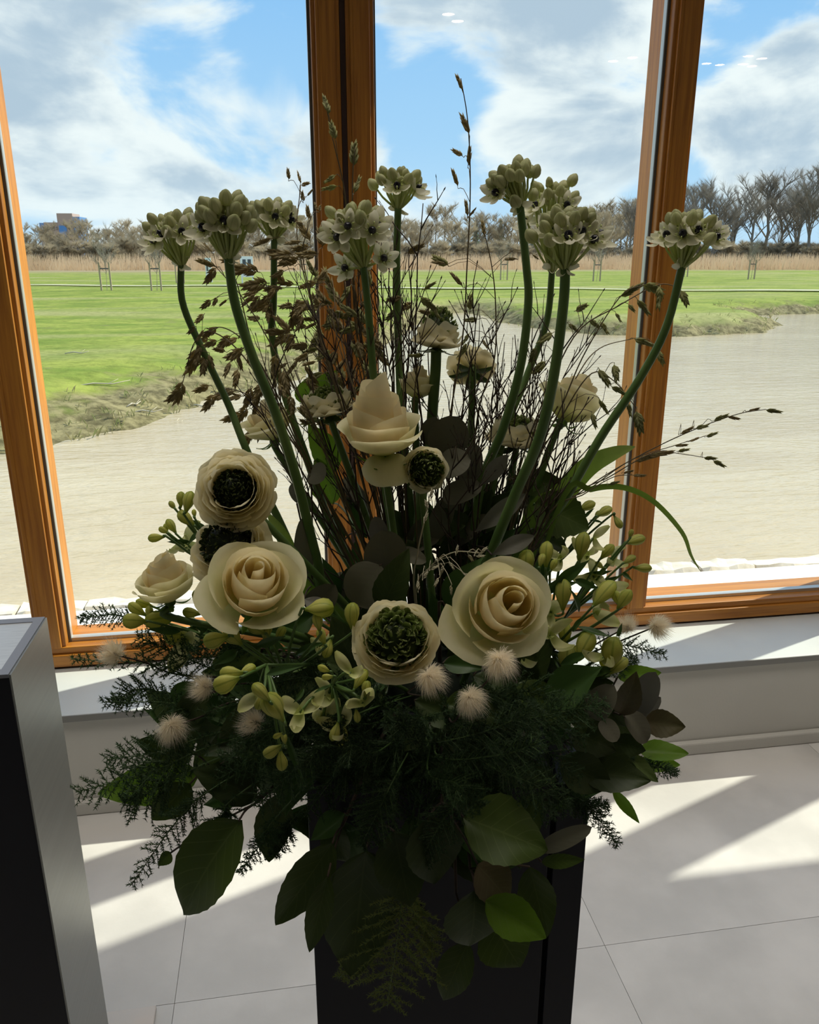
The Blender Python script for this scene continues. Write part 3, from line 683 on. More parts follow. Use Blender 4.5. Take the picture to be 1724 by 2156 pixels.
def ranunculus(label, px, py, fw, axis, Rpx, cr=.48, seed=1, dark=False, layers=5, cup=.3, stem_r=.0042, dome=.55, stem_pts=None):
    r = random.Random(seed); c = P(px, py, fw); R = Rpx*mpp(px, py, fw); M = frame(c, axis, RT)
    e = to_base(c); root = thing('ranunculus', label, 'ranunculus', e, 'white ranunculus'+GRP)
    neck = M @ Vector((0, 0, -.42*R)); back = M @ Vector((0, 0, -.9*R))
    pts = [e, neck.lerp(e, .55)+RT*.004, back, neck] if stem_pts is None else [e]+stem_pts+[neck]
    obj('stem', stem_mesh(pts, stem_r*1.1, stem_r, M_STEM), root)
    for k in range(5):
        a = k*1.2566+r.random(); m = MB(); rows = []
        for j in range(6):
            v = j/5; w = .16*R*math.sin(math.pi*(.12+.8*v)); rad = R*(.08+.80*v); z = R*(-.40-.03*v-.16*math.sin(v*2.4))
            rows.append([(rad*math.cos(a)-w*u*math.sin(a), rad*math.sin(a)+w*u*math.cos(a), z+u*u*.03*R) for u in (-1, 0, 1)])
        m.quad_grid(rows); obj('sepal', m.mesh('sepal', M_STEM), root, M)
    for ly in range(layers):
        t = ly/(layers-1); cnt = 6+(ly > 1)
        for k in range(cnt):
            ph0 = k*2*math.pi/cnt+ly*.55+r.uniform(-.2, .2); rip = r.uniform(0, 6); rt = R*(cr*1.16+(1-cr*1.16)*t)*r.uniform(.93, 1.05)
            zt = R*(cup+.16-(cup+.26)*t**1.2)*r.uniform(.9, 1.1); z0 = -.40*R; A = (1.05-.28*t)*r.uniform(.9, 1.1); rows = []
            for j in range(9):
                row = []
                for i2 in range(11):
                    u = -1+2*i2/10; v = j/8*(1-.26*abs(u)**2.4); q = max(0, (v-.6)/.4); wv = .35+.65*math.sin(min(1, v/.6)*math.pi/2)
                    rr = rt*(.12+.88*math.sin(v*math.pi/2)**.8); z = z0+(zt-z0)*(v**1.25)+R*.085*math.sin(4*u+rip)*q-R*.06*u*u*q*t
                    rr += R*.022*math.sin(5*u+rip)*q+R*.008*math.sin(14*u+rip)*q; ph = ph0+u*A*wv*.66
                    row.append((rr*math.cos(ph), rr*math.sin(ph), z))
                rows.append(row)
            m = MB(); m.quad_grid(rows); obj('petal', m.mesh('petal', M_RAN), root, M)
    # dome of small curled green petals
    m = MB(); N = 280 if dark else 210; prof = [(cr*R*math.cos(a)*.96, -.16*R+(dome+.1)*R*math.sin(a)*.9) for a in [i*math.pi/2/6 for i in range(7)]]
    m.lathe(prof, 14); 
    for i in range(len(m.v)): m.uv[i] = (.5, 0.05)
    for k in range(N):
        f = (k+.5)/N; el = min(1.5, max(.05, math.acos(1-f*.96)+r.uniform(-.12, .12))); a = k*2.39996+r.uniform(-.5, .5); n = Vector((math.sin(el)*math.cos(a), math.sin(el)*math.sin(a), math.cos(el)))
        p0 = Vector((n.x*cr*R*.98, n.y*cr*R*.98, n.z*dome*R-.06*R)); tg = Vector((-math.sin(a), math.cos(a), 0)); inn = n.cross(tg)
        s = R*(.085 if dark else .14)*r.uniform(.65, 1.35); d = (n*.9+inn*r.uniform(-.5, .6)+tg*r.uniform(-.5, .5)).normalized(); wdt = s*.55; b = len(m.v)
        tgr = (tg+inn*r.uniform(-1.1, 1.1)).normalized(); curlv = inn*r.uniform(.1, .5)
        rows = [[p0+tgr*wdt*w*u+d*s*h+curlv*s*cu for u in (-1, -.35, .35, 1)] for (w, h, cu) in ((.55, -.2, 0), (1, .45, .0), (.75, .9, .25), (.2, 1.1, .55))]
        for rw in rows: rw[1] = rw[1]-inn*s*.18; rw[2] = rw[2]-inn*s*.18
        m.quad_grid(rows)
    obj('green_centre', m.mesh('green_centre', M_RAND if dark else M_RANG), root, M, kind='stuff', label='dark green seedy centre' if dark else 'green curled centre petals')
    return root

def bud_mesh(name, mat, prof, ridge=.06, n=12): m = MB(); m.lathe(prof, n, None, ridge, 3); return m.mesh(name, mat)
EGG = [(.02, 0), (.22, .08), (.36, .25), (.40, .45), (.34, .70), (.20, .89), (.07, .98), (0, 1)]
OBUD = bud_mesh('bud', M_OBUD, EGG)
def petal_mesh(mat, w=.55, cupz=.18, tipc=.1, nu=5, nv=7, name='petal', back=0.0):
    m = MB(); rows = []
    for j in range(nv):
        v = j/(nv-1); ww = w*math.sin(math.pi*(.10+.86*v))**.75*(.8+.2*v)
        rows.append([(ww*u*.5, v, cupz*math.sin(v*math.pi)*(1-.4*u*u)*-1+cupz*.5*u*u-back*v*v+tipc*v**3) for u in [-1+2*i/(nu-1) for i in range(nu)]])
    m.quad_grid(rows); return m.mesh(name, mat)
OPET = petal_mesh(M_OPET, .62)
m_ = MB(); m_.lathe([(0, -.5), (.35, -.38), (.5, 0), (.4, .32), (.15, .5), (.06, .62), (0, .64)], 12); OVARY = m_.mesh('ovary', M_OVARY)
m_ = MB()
for k_ in range(6):
    a_ = k_*1.0472+.5; d_ = Vector((math.cos(a_), math.sin(a_), 0)); m_.tube([d_*.25, d_*.75+ZU*.55, d_*.85+ZU*1.0], [.06, .05, .04], 4); m_.tube([d_*.72+ZU*1.0, d_*1.05+ZU*1.05], [.09, .09], 5)
STAMEN = m_.mesh('stamens', M_PEDI)
def ornith(label, path, fws, head_px, nbud, nopen, rpx, seed, rad=.0045, lean=(0, 0), open_front=False, low=0):
    """path: stem pixels from the head downwards"""
    r = random.Random(seed); pts = [P(x, y, f) for (x, y), f in zip(path, fws)]; top = pts[0]
    e = to_base(pts[-1], .05); root = thing('star_of_bethlehem', label, 'flower', e, 'black-eyed star flowers'+GRP)
    obj('stem', stem_mesh([e]+pts[::-1], rad*1.15, rad*.85, M_STEM, 10, 40), root)
    hx, hy = head_px; hc = P(hx, hy, fws[0]); ax = (hc-top).normalized(); L = (hc-top).length; RR = rpx*mpp(hx, hy, fws[0])
    X = ax.orthogonal().normalized(); Yv = ax.cross(X); tot = nbud+nopen+2+12
    order = list(range(12, tot)); hf = order[len(order)//2:]; opens = set(r.sample(hf, min(nopen+2, len(hf))))
    vdir = (CAM-hc).normalized()
    for k in range(tot):
        s = ((k+.5)/tot)**.62; a = k*2.39996+seed; rd = X*math.cos(a)+Yv*math.sin(a)
        core = k < 12
        tip = top+ax*(L*(1.62-.95*s*s)+r.uniform(-.12, .12)*L)+rd*RR*s*(.9 if not core else .75)*r.uniform(.85, 1.1)
        if k >= tot-low: tip = top+rd*RR*r.uniform(.6, .8)-ax*L*r.uniform(-.1, .2)
        if core: tip -= ax*L*.30
        org = top-ax*L*.10*s+rd*.003
        d = (tip-org).normalized(); mid = org.lerp(tip, .5)+rd*RR*.10*s
        out = (rd*s*.9+ax*.9).normalized()
        if k in opens:
            if open_front: out = (out*.5+vdir).normalized()
            elif r.random() < .5: out = (out+vdir*.6).normalized()
        m = MB(); m.tube(spline([org, mid, tip-out*.002, tip], 6), [.0016, .0014, .0013, .0012, .0012, .0014], 5); obj('pedicel', m.mesh('pedicel', M_PEDI), root)
        if k in opens:
            F = frame(tip+out*.004, out, None, .0085); fl = obj('floret', OVARY, root, F, label='open floret with glossy black ovary')
            sub('stamens', STAMEN, fl, frame(tip, out, None, .0075))
            for q in range(6):
                a2 = q*1.0472+r.uniform(-.1, .1); pd = Matrix.Rotation(a2, 4, 'Z'); op = r.uniform(.1, .5)
                sc = r.uniform(.0175, .0215); Mx = frame(tip, out) @ pd @ Matrix.Rotation(op, 4, 'X') @ Matrix.Scale(sc, 4); sub('petal', OPET, fl, Mx)
        else:
            sz = r.uniform(.0135, .0165) if not core else r.uniform(.010, .013)
            obj('bud', OBUD, root, frame(tip, out, None, sz))
    # papery bracts under the umbel
    for k in range(5):
        a = r.uniform(0, 6.28); rd = X*math.cos(a)+Yv*math.sin(a); obj('bract', OPET, root, frame(top-ax*.002, (rd*.3-ax*.0).normalized()) @ Matrix.Rotation(r.uniform(0, 6.28), 4, 'Z') @ Matrix.Rotation(.9, 4, 'X') @ Matrix.Scale(r.uniform(.010, .016), 4))
    return root

# --- sea oats
def spikelet_mesh(n, mat, name='spikelet', fat=1.0, seed=1):
    r = random.Random(seed); m = MB()
    m.tube([(0, 0, 0), (0, .75, 0)], [.018, .010], 4)
    for k in range(n):
        s = -1 if k % 2 else 1; y = .04+.62*k/n; L = .44*(1-.25*k/n)*r.uniform(.9, 1.1); a = s*(.66-.36*k/n)*fat*r.uniform(.85, 1.15); d = Vector((math.sin(a), math.cos(a), r.uniform(-.12, .12))); w = Vector((d.y, -d.x, 0))*.070; zz = Vector((0, 0, .035)); o = Vector((0, y, 0)); b = len(m.v)
        m.v += [tuple(o), tuple(o+d*L*.4+w), tuple(o+d*L), tuple(o+d*L*.4-w), tuple(o+d*L*.45+zz), tuple(o+d*L*.45-zz)]
        m.f += [(b, b+1, b+4), (b+1, b+2, b+4), (b+2, b+3, b+4), (b+3, b, b+4), (b+1, b, b+5), (b+2, b+1, b+5), (b+3, b+2, b+5), (b, b+3, b+5)]
    return m.mesh(name, mat)
SPK = [spikelet_mesh(13, M_OAT, seed=1), spikelet_mesh(10, M_OAT, fat=.7, seed=2), spikelet_mesh(15, M_OATG, fat=.85, seed=3), spikelet_mesh(8, M_OAT, fat=.45, seed=4), spikelet_mesh(12, M_OATG, fat=.55, seed=5)]
def yframe(loc, d, nrm, s):
    """local +Y along d, local +Z near nrm"""
    d = Vector(d).normalized(); z = nrm-d*d.dot(nrm); z = z.normalized() if z.length > 1e-6 else d.orthogonal().normalized(); x = d.cross(z)
    sx = s if isinstance(s, (tuple, list)) else (s, s, s)
    M = Matrix(((x.x*sx[0], d.x*sx[1], z.x*sx[2], loc.x), (x.y*sx[0], d.y*sx[1], z.y*sx[2], loc.y), (x.z*sx[0], d.z*sx[1], z.z*sx[2], loc.z), (0, 0, 0, 1))); return M
def oat(path, fw, spikes, kinds, label, seed, rad=.0009, fw_base=None, grp='sea oat grass stems'):
    """path from the top down (pixels); spikes: (px, py, angle deg of the tip on the picture, length px)"""
    r = random.Random(seed); k = len(path); fb = fw if fw_base is None else fw_base
    pts = [P(x, y, fw+(fb-fw)*i/max(1, k-1)) for i, (x, y) in enumerate(path)]
    e = to_base(pts[-1], .06, r); root = thing('sea_oat_grass', label, 'grass', e, grp+GRP); m = MB()
    sp = spline([e]+pts[::-1], 30); m.tube(sp, [rad*1.25-.7*rad*i/29 for i in range(30)], 5)
    for (px, py, ang, L) in spikes:
        a = math.radians(ang); f = fw+r.uniform(-.025, .02); b = P(px, py, f); s = 1.2*L*mpp(px, py, f)
        d = (RT*math.cos(a)+UP*math.sin(a)+FH*r.uniform(-.35, .35)).normalized()
        # pedicel from the nearest lower point of the stem
        q = min(sp, key=lambda p: (p-b).length+max(0, (p-b).dot(ZU)+.012)*1.5)
        if (q-b).length > .003:
            mid = q.lerp(b, .55)+ZU*(q-b).length*.22; m.tube(spline([q, mid, b-d*.001, b], 7), rad*.40, 4)
        nrm = (CAM-b).normalized()+Vector((r.uniform(-.6, .6), r.uniform(-.6, .6), r.uniform(-.4, .4)))
        obj('spikelet', SPK[r.choice(kinds)], root, yframe(b, d, nrm, (s*.85, s, s)))
    obj('stem', m.mesh('stem', M_OSTEM), root); return root

# --- leaves
def leaf_mesh(name, mat, shape='ovate', fold=.10, bend=.12, wav=.02, serr=0.0, seed=1):
    r = random.Random(seed); nu, nv = 9, 17; rows = []; ph = r.uniform(0, 6)
    for j in range(nv):
        v = j/(nv-1)
        if shape == 'ovate': w = math.sin(math.pi*v**.82)**.8*(1.0-.12*v) if 0 < v < 1 else 0.0
        elif shape == 'round': w = math.sqrt(max(0, 1-(2*v-1)**2))*(1.06-.1*v)
        elif shape == 'spoon': w = math.sin(math.pi*v**1.25)**.75 if 0 < v < 1 else 0
        else: w = math.sin(math.pi*v**.75)**1.1 if 0 < v < 1 else 0
        w = max(w, .02); row = []
        for i in range(nu):
            u = -1+2*i/(nu-1); z = fold*abs(u)*w-bend*(v-.3)**2*2+wav*math.sin(9*v+ph+2*u)*abs(u)
            ws = w*(1+(serr*(1 if j % 2 else -1) if abs(u) > .99 else 0))
            row.append((.5*ws*u, v, z*.6))
        rows.append(row)
    m = MB(); m.quad_grid(rows); return m.mesh(name, mat)
LM = {}
for nm_, mt_ in (('salal', M_LEAF), ('bright', M_LEAFB), ('dark', M_LEAFD), ('olive', M_LEAFO)):
    LM[nm_] = [leaf_mesh('leaf', mt_, 'ovate', .16, b_, .035, .02, s_) for s_, b_ in ((1, .10), (2, .28), (3, -.15))]
LM['lance'] = [leaf_mesh('leaf', M_ALEAF, 'lance', .2, b_, .03, 0, s_) for s_, b_ in ((4, .2), (5, .45), (6, -.2))]
LM['euc'] = [leaf_mesh('leaf', M_EUC, 'round', .10, b_, .02, 0, s_) for s_, b_ in ((7, .12), (8, .3))]
LM['eucspoon'] = [leaf_mesh('leaf', M_EUC, 'spoon', .14, b_, .04, 0, s_) for s_, b_ in ((7, .12), (8, .3))]
LM['eucd'] = [leaf_mesh('leaf', M_EUCD, 'round', .10, b_, .02, 0, s_) for s_, b_ in ((7, .12), (8, .3))]
LM['roseleaf'] = [leaf_mesh('leaf', M_LEAF, 'ovate', .12, .15, .02, .07, 9)]
def add_leaf(root, bx, by, tx, ty, wpx, fw, kind, r, fwt=None, roll=0.0, face=1.0, name='leaf'):
    B = P(bx, by, fw); T = P(tx, ty, fw-.015 if fwt is None else fwt); d = T-B; L = d.length; W = wpx*mpp((bx+tx)/2, (by+ty)/2, fw)
    n = (CAM-(B+T)/2).normalized()*face+ZU*.25; n = Quaternion(d.normalized(), roll) @ n
    return obj(name, r.choice(LM[kind]), root, yframe(B, d, n, (W, L, min(L, W*1.6)))), B
def leaf_spray(label, kind, leaves, fw, node, seed, cat='foliage', name='salal_branch', group='salal leaf branches', mat=None, fwn=None):
    """a branch: leaves (bx,by,tx,ty,w[,fw[,kind]]) on a woody stem that runs from the foam past node px"""
    r = random.Random(seed); N = P(node[0], node[1], fw+.05 if fwn is None else fwn); e = to_base(N, .10, r); root = thing(name, label, cat, e, group+GRP)
    m = MB(); m.tube(spline([e, e.lerp(N, .5)+ZU*.01, N], 10), [.0028-.00012*i for i in range(10)], 6)
    for lf in leaves:
        f = lf[5] if len(lf) > 5 else fw; kd = lf[6] if len(lf) > 6 else kind
        o, B = add_leaf(root, *lf[:5], f, kd, r, roll=r.uniform(-.45, .45)); 
        if (B-N).length > .004: m.tube(spline([N, N.lerp(B, .6)+ZU*.004, B], 6), .0011, 5)
    obj('stem', m.mesh('stem', mat or M_TWIG), root); return root

# --- alstroemeria-like sprays of green-white buds
ABUD = [bud_mesh('bud', M_ABUD, [(.05, 0), (.085, .10), (.12, .20), (.20, .36), (.255, .55), (.25, .74), (.18, .89), (.08, .97), (0, 1)], .13, 14),
        bud_mesh('bud', M_ABUD, [(.05, 0), (.09, .12), (.16, .24), (.27, .42), (.31, .60), (.27, .80), (.15, .94), (0, 1)], .16, 14)]
APET = [petal_mesh(M_APET, .62, .22, .12, 7, 9), petal_mesh(M_APET, .48, .3, .25, 7, 9)]
def alstro(label, node, fw, buds, petals, leaves, seed, fork=None):
    r = random.Random(seed); N = P(*node, fw+.03); e = to_base(N, .09, r); root = thing('alstroemeria', label, 'flower', e, 'green-white alstroemeria sprays'+GRP)
    m = MB(); st = spline([e, e.lerp(N, .55)+ZU*.015, N], 12); m.tube(st, [.0026-.0001*i for i in range(12)], 7)
    for (cx, cy, ang, L) in buds:
        f = fw+r.uniform(-.03, .02); a = math.radians(ang); s = L*mpp(cx, cy, f)*1.05; d = (RT*math.cos(a)+UP*math.sin(a)+FH*r.uniform(-.4, .25)).normalized(); c = P(cx, cy, f); b = c-d*s*.5
        m.tube(spline([N, N.lerp(b, .55)-d*s*.15, b-d*s*.12, b], 8), [.0017, .0016, .0015, .0014, .0013, .0013, .0013, .0014], 6)
        obj('bud', ABUD[1 if L > 48 and r.random() < .6 else 0], root, frame(b, d, None, s))
    for (cx, cy, n, L) in petals:
        f = fw+r.uniform(-.01, .04); c = P(cx, cy, f); s = 1.6*L*mpp(cx, cy, f); a0 = r.uniform(0, 6.28); ax = toward(cx, cy, f, r.uniform(-.5, .5), r.uniform(-.3, .6), .6)
        m.tube(spline([N, N.lerp(c, .6)+ZU*.004, c], 7), .0014, 6)
        for k in range(n):
            M = frame(c, ax) @ Matrix.Rotation(a0+k*6.283/max(n, 3)+r.uniform(-.2, .2), 4, 'Z') @ Matrix.Rotation(r.uniform(.3, .95), 4, 'X') @ Matrix.Scale(s*r.uniform(.85, 1.1), 4); obj('petal', r.choice(APET), root, M)
    for (bx, by, tx, ty, w) in leaves: add_leaf(root, bx, by, tx, ty, w, fw+r.uniform(-.02, .03), 'lance', r, roll=r.uniform(-.8, .8))
    obj('stem', m.mesh('stem', M_STEM), root); return root

def fluff(label, px, py, fw, rpx, sd, seed, sweep):
    r = random.Random(seed); c = P(px, py, fw); R = rpx*mpp(px, py, fw); S_ = P(*sd, fw+.05); e = to_base(S_, .1, r)
    root = thing('fluffy_seed_head', label, 'seed head', e, 'fluffy seed heads'+GRP)
    obj('stem', stem_mesh([e, S_, c.lerp(S_, .3), c], .0011, .0008, M_TWIG, 6), root)
    sw = (RT*sweep[0]+UP*sweep[1]).normalized(); m = MB()
    for k in range(1500):
        n = Vector((r.gauss(0, 1), r.gauss(0, 1), r.gauss(0, 1))).normalized(); l = R*r.uniform(.55, 1.22); t = n.cross(sw+n*.1).normalized()
        b = n.cross(Vector((r.random(), r.random(), r.random()))).normalized()*R*.011
        l *= .92; w1 = R*r.uniform(-.25, .25); p = [c+n*R*.12, c+n*l*.5+t*R*.16, c+n*l*.82+sw*R*.16+t*(R*.30+w1*.5), c+n*l*.98+sw*R*.42+t*(R*.34+w1)]; q = len(m.v)
        for i, pt in enumerate(p[:3]): w = b*(1-.25*i); m.v += [tuple(pt-w), tuple(pt+w)]
        m.v.append(tuple(p[3])); m.f += [(q, q+1, q+3, q+2), (q+2, q+3, q+5, q+4), (q+4, q+5, q+6)]
    obj('seed_hairs', m.mesh('seed_hairs', M_FLUFF), root, kind='stuff')
    m = MB(); m.lathe([(0, -.22*R), (.2*R, -.1*R), (.22*R, .05*R), (0, .24*R)], 8); obj('seed_core', m.mesh('seed_core', M_FLUFFC), root, frame(c, sw))

def fern(pts, fws, wpx, seed, t0=.35, bright=False, label='feathery dark green asparagus fern frond', droop=0.0, dens=1.0):
    r = random.Random(seed); w = [P(x, y, f) for (x, y), f in zip(pts, fws)]; e = to_base(w[0], .10, r)
    root = thing('fern_frond', label, 'fern', e, 'asparagus fern fronds'+GRP); sp = spline([e]+w, 60); W = wpx*mpp(*pts[-1], fws[-1])
    m = MB(); m.tube(sp[::2]+[sp[-1]], [.0011-.0007*i/30 for i in range(31)], 5); nd = MB(); vd = (CAM-w[-1]).normalized()
    def needle(p, d, l):
        n = d.orthogonal().normalized()*.0005; q = len(nd.v); nd.v += [tuple(p-n), tuple(p+n), tuple(p+d*l)]; nd.f.append((q, q+1, q+2))
    def rv(s): return Vector((r.uniform(-s, s), r.uniform(-s, s), r.uniform(-s, s)))
    n = int(42*dens)
    for i in range(n):
        f = t0+(1-t0)*(i+.5)/n; x = f*59; j = min(int(x), 58); p = sp[j].lerp(sp[j+1], x-j); tg = (sp[j+1]-sp[j]).normalized()
        sd = tg.cross(vd).normalized()*(1 if i % 2 else -1); g = (f-t0)/(1-t0); L = W*(math.sin(math.pi*min(1, .12+.9*(1-g)))**.7)*r.uniform(.7, 1.15)*(1-g*.55)
        d = (tg*.75+sd*.9+rv(.35)-ZU*droop*.3).normalized(); k = max(4, int(L/.0026)); pr = p; m.tube([p, p+d*L*.5, p+d*L-ZU*L*.08], [.0005, .0004, .0002], 3, False)
        for q in range(k):
            s = (q+.6)/k; pt = p+d*L*s-ZU*L*.08*s*s
            for z in range(5): needle(pt, (d*.55+rv(.9)).normalized(), r.uniform(.0042, .0075)*(1.1-.5*s))
    for q in range(50):
        x = (t0+(1-t0)*q/50)*59; j = min(int(x), 58); pt = sp[j].lerp(sp[j+1], x-j); tg = (sp[j+1]-sp[j]).normalized()
        for z in range(4): needle(pt, (tg*.5+rv(.9)).normalized(), r.uniform(.004, .007))
    obj('stem', m.mesh('stem', M_STEMD), root); obj('needles', nd.mesh('needles', M_FERNB if bright else M_FERN, False), root, kind='stuff')

def twig(px, py, fw, seed, basepx=None, lab='thin dark woody twig with short forked side shoots', forks=7, rad=.0019):
    r = random.Random(seed); T = P(px, py, fw); e = to_base(T, .075, r); m = MB()
    mid = e.lerp(T, .5)+RT*r.uniform(-.02, .02)+FH*r.uniform(-.02, .02)+(T-e).cross(FH).normalized()*r.uniform(-.015, .015)
    pts = spline([e, e.lerp(mid, .5)+RT*r.uniform(-.006, .006), mid, mid.lerp(T, .5)+RT*r.uniform(-.01, .01), T], 22); pts = [p+RT*r.uniform(-.0015, .0015) for p in pts]
    m.tube(pts, [rad*(1-.72*i/21) for i in range(22)], 5)
    def side(p, d, L, rr, lev):
        q = [p]; dd = d.copy()
        for i in range(4): dd = (dd+Vector((r.uniform(-1, 1), r.uniform(-1, 1), r.uniform(-.3, .8)))*.18).normalized(); q.append(q[-1]+dd*L/4)
        m.tube(q, [rr*(1-.14*i) for i in range(5)], 4)
        n = dd*.0022; m.tube([q[-1], q[-1]+n, q[-1]+n*2], [rr*.5, rr*.9, rr*.2], 4)
        if lev:
            for k in range(r.randint(1, 3)):
                b = q[r.randint(1, 3)]; a = Vector((r.uniform(-1, 1), r.uniform(-1, 1), r.uniform(.1, 1))).normalized(); side(b, (dd*.9+a*.7).normalized(), L*r.uniform(.3, .6), rr*.65, lev-1)
    for k in range(forks):
        i = r.randint(9, 20); tg = (pts[i+1]-pts[i]).normalized(); a = (RT*r.uniform(-1, 1)+FH*r.uniform(-.6, .6)).normalized(); side(pts[i], (tg+a*r.uniform(.35, .8)).normalized(), r.uniform(.03, .085), rad*.5, 1)
    obj('twig', m.mesh('twig', M_TWIG), label=lab, cat='twig', group='dark twigs'+GRP)

# ================================================================== placing everything
T_ = toward
rose('tall open cream rose with a raised rolled heart and one hanging petal', 806, 905, .85, T_(806, 905, .85, -.06, .93, .42), 112, 1.06, .50, 3, n=(4, 3, 6), droop=.62, hexp=2.0, off=(-.10, 0), rexp=.8, rmin=.33)
rose('large cream rose facing the room, between the green-centred ranunculus and climbing bud sprays', 1046, 1290, .68, T_(1046, 1290, .68, .22, .22, .95), 130, .70, .45, 5, n=(4, 4, 5), off=(.18, .12), rexp=.65, rmin=.16)
rose('large warm cream rose below the dark-centred ranunculus pair', 540, 1245, .70, T_(540, 1245, .70, .10, .45, .85), 130, .72, .55, 8, n=(4, 4, 5), off=(-.05, .14), rexp=.65)
rose('half-open pale rose close to the window frame, beside the dark-centred ranunculus', 350, 1230, .78, T_(350, 1230, .78, -.2, .9, .35), 80, .85, .25, 12, hexp=1.1, rmin=.26)
rose('nodding pale rose with twigs across it, before the pond', 1202, 850, .95, T_(1202, 850, .95, .42, .85, -.05), 84, .85, .3, 14, n=(4, 4, 5))
rose('pale rose half hidden behind sea oats and a bent flower stem', 565, 890, .98, T_(565, 890, .98, -.3, .85, .3), 76, .6, .6, 17)
rose('closed cream rosebud behind the tall open rose', 878, 815, .96, T_(878, 815, .96, .08, .98, .1), 50, .95, .1, 19, n=(6, 4, 4))

ranunculus('open white ranunculus with small near-black centre, above its twin', 495, 1032, .76, T_(495, 1032, .76, -.15, .2, .95), 92, .44, 2, True, 7, .36)
ranunculus('white ranunculus with domed near-black centre, tucked above the warm cream rose', 482, 1152, .76, T_(482, 1152, .76, -.35, .45, .75), 88, .60, 4, True, 5, .2, dome=.75)
ranunculus('ranunculus with broad green centre between the two largest roses', 834, 1346, .66, T_(834, 1346, .66, 0, .42, .9), 94, .60, 6, False, 6, .25, dome=.62)
ranunculus('ranunculus on a thick bare stem with green crown, seen from the side', 921, 712, .95, T_(921, 712, .95, .12, .97, .12), 54, .66, 8, False, 4, .42, .0062, dome=1.15, stem_pts=[P(880, 1150, .93), P(905, 930, .95), P(913, 830, .95), P(917, 775, .95)])
ranunculus('white frilled ranunculus seen from behind against the pond', 990, 768, 1.0, T_(990, 768, 1.0, -.1, .75, -.55), 54, .40, 10, False, 6, .3)
ranunculus('small green ranunculus drooping under the tall open rose', 896, 988, .84, T_(896, 988, .84, .25, -.05, .9), 50, .70, 12, False, 4, .3)
ranunculus('green ranunculus half hidden by sea oats beside the tall rose', 690, 850, .95, T_(690, 850, .95, -.2, .85, .3), 58, .70, 13, False, 4, .3)
ranunculus('green and white ranunculus behind crossing twigs and green stems', 1088, 915, .98, T_(1088, 915, .98, .1, .9, .25), 66, .66, 15, False, 5, .3)

O_ = 'black-eyed star of Bethlehem '
ornith(O_+'on a sharply bent stem before the lawn and office block', [(381, 552), (385, 640), (430, 745), (480, 850), (520, 950), (580, 1080), (670, 1240)], [.95]*4+[.93, .92, .91], (362, 490), 13, 5, 58, 1)
ornith(O_+'with a dense ball of closed buds on the thickest curved stem', [(480, 538), (495, 640), (535, 760), (580, 870), (625, 1010), (665, 1170), (705, 1300)], [.80, .80, .80, .81, .82, .84, .86], (473, 468), 24, 2, 58, 2, .0052)
ornith(O_+'small head beside the dense bud ball', [(577, 498), (576, 640), (572, 700), (590, 800), (640, 950), (720, 1150)], [1.0, 1.0, 1.0, .99, .96, .94], (575, 455), 12, 3, 44, 3)
ornith(O_+'with open stars in front of the double wooden mullion', [(764, 555), (775, 650), (785, 780), (800, 950), (830, 1150)], [.90]*5, (748, 480), 14, 6, 66, 4, open_front=True, low=2)
ornith(O_+'with a tight green bud cone beside the double mullion', [(838, 434), (835, 560), (840, 760), (852, 950)], [1.0, 1.0, .99, .96], (842, 388), 10, 2, 48, 5, .0050)
ornith(O_+'with closed tan buds, tallest before the pond', [(1094, 428), (1108, 560), (1112, 640), (1096, 770), (1060, 900), (1005, 1060)], [.92]*6, (1078, 385), 20, 1, 48, 6, .0050, low=2)
ornith(O_+'with a loose wide head of buds on a thick leaning stem', [(1190, 560), (1186, 640), (1166, 790), (1136, 920), (1085, 1040), (1028, 1180), (985, 1300)], [.80, .80, .80, .81, .83, .85, .87], (1196, 490), 17, 5, 70, 7, .0056)
ornith(O_+'half hidden behind the loose wide head', [(1163, 560), (1150, 680), (1106, 800), (1050, 960)], [1.0, 1.0, .99, .96], (1166, 435), 12, 4, 58, 8)
ornith(O_+'with open black-eyed stars before the single mullion', [(1437, 556), (1402, 690), (1345, 800), (1265, 920), (1190, 1050), (1120, 1150), (1050, 1250)], [.88]*4+[.88, .89, .90], (1452, 492), 11, 8, 64, 9, .0050)

# sea oats: spikelets belong to the nearest stem of their tuft
def tuft(stems, spikes, fw, kinds, labels, seed, fwb=.92, rad=.0009, grp='sea oat grass stems'):
    own = {i: [] for i in range(len(stems))}
    for s in spikes:
        best = min(own, key=lambda i: min(math.hypot(s[0]-q.x, s[1]-q.y) for q in spline([(x, y, 0) for x, y in stems[i]], 20))); own[best].append(s)
    for i, st in enumerate(stems): oat(st, fw+.05*math.sin(i*2.1+seed), own[i], kinds, labels[min(i, len(labels)-1)], seed*50+i, rad, fwb, grp)
LEFT_ST = [[(633, 388), (628, 520), (690, 760), (760, 1000)], [(650, 470), (640, 560), (700, 780), (780, 1000)], [(668, 540), (655, 640), (720, 860), (790, 1050)], [(560, 600), (590, 720), (650, 880), (740, 1080)], [(456, 563), (520, 640), (600, 780), (690, 960)], [(480, 560), (500, 600), (530, 720), (575, 840), (640, 1000)], [(425, 705), (470, 690), (530, 740), (610, 900)], [(386, 800), (410, 720), (450, 700), (520, 760), (620, 930)], [(502, 775), (507, 735), (545, 760), (640, 950)], [(455, 830), (490, 820), (560, 860), (660, 1000)], [(646, 632), (670, 700), (720, 860)], [(597, 775), (620, 820), (690, 960)]]
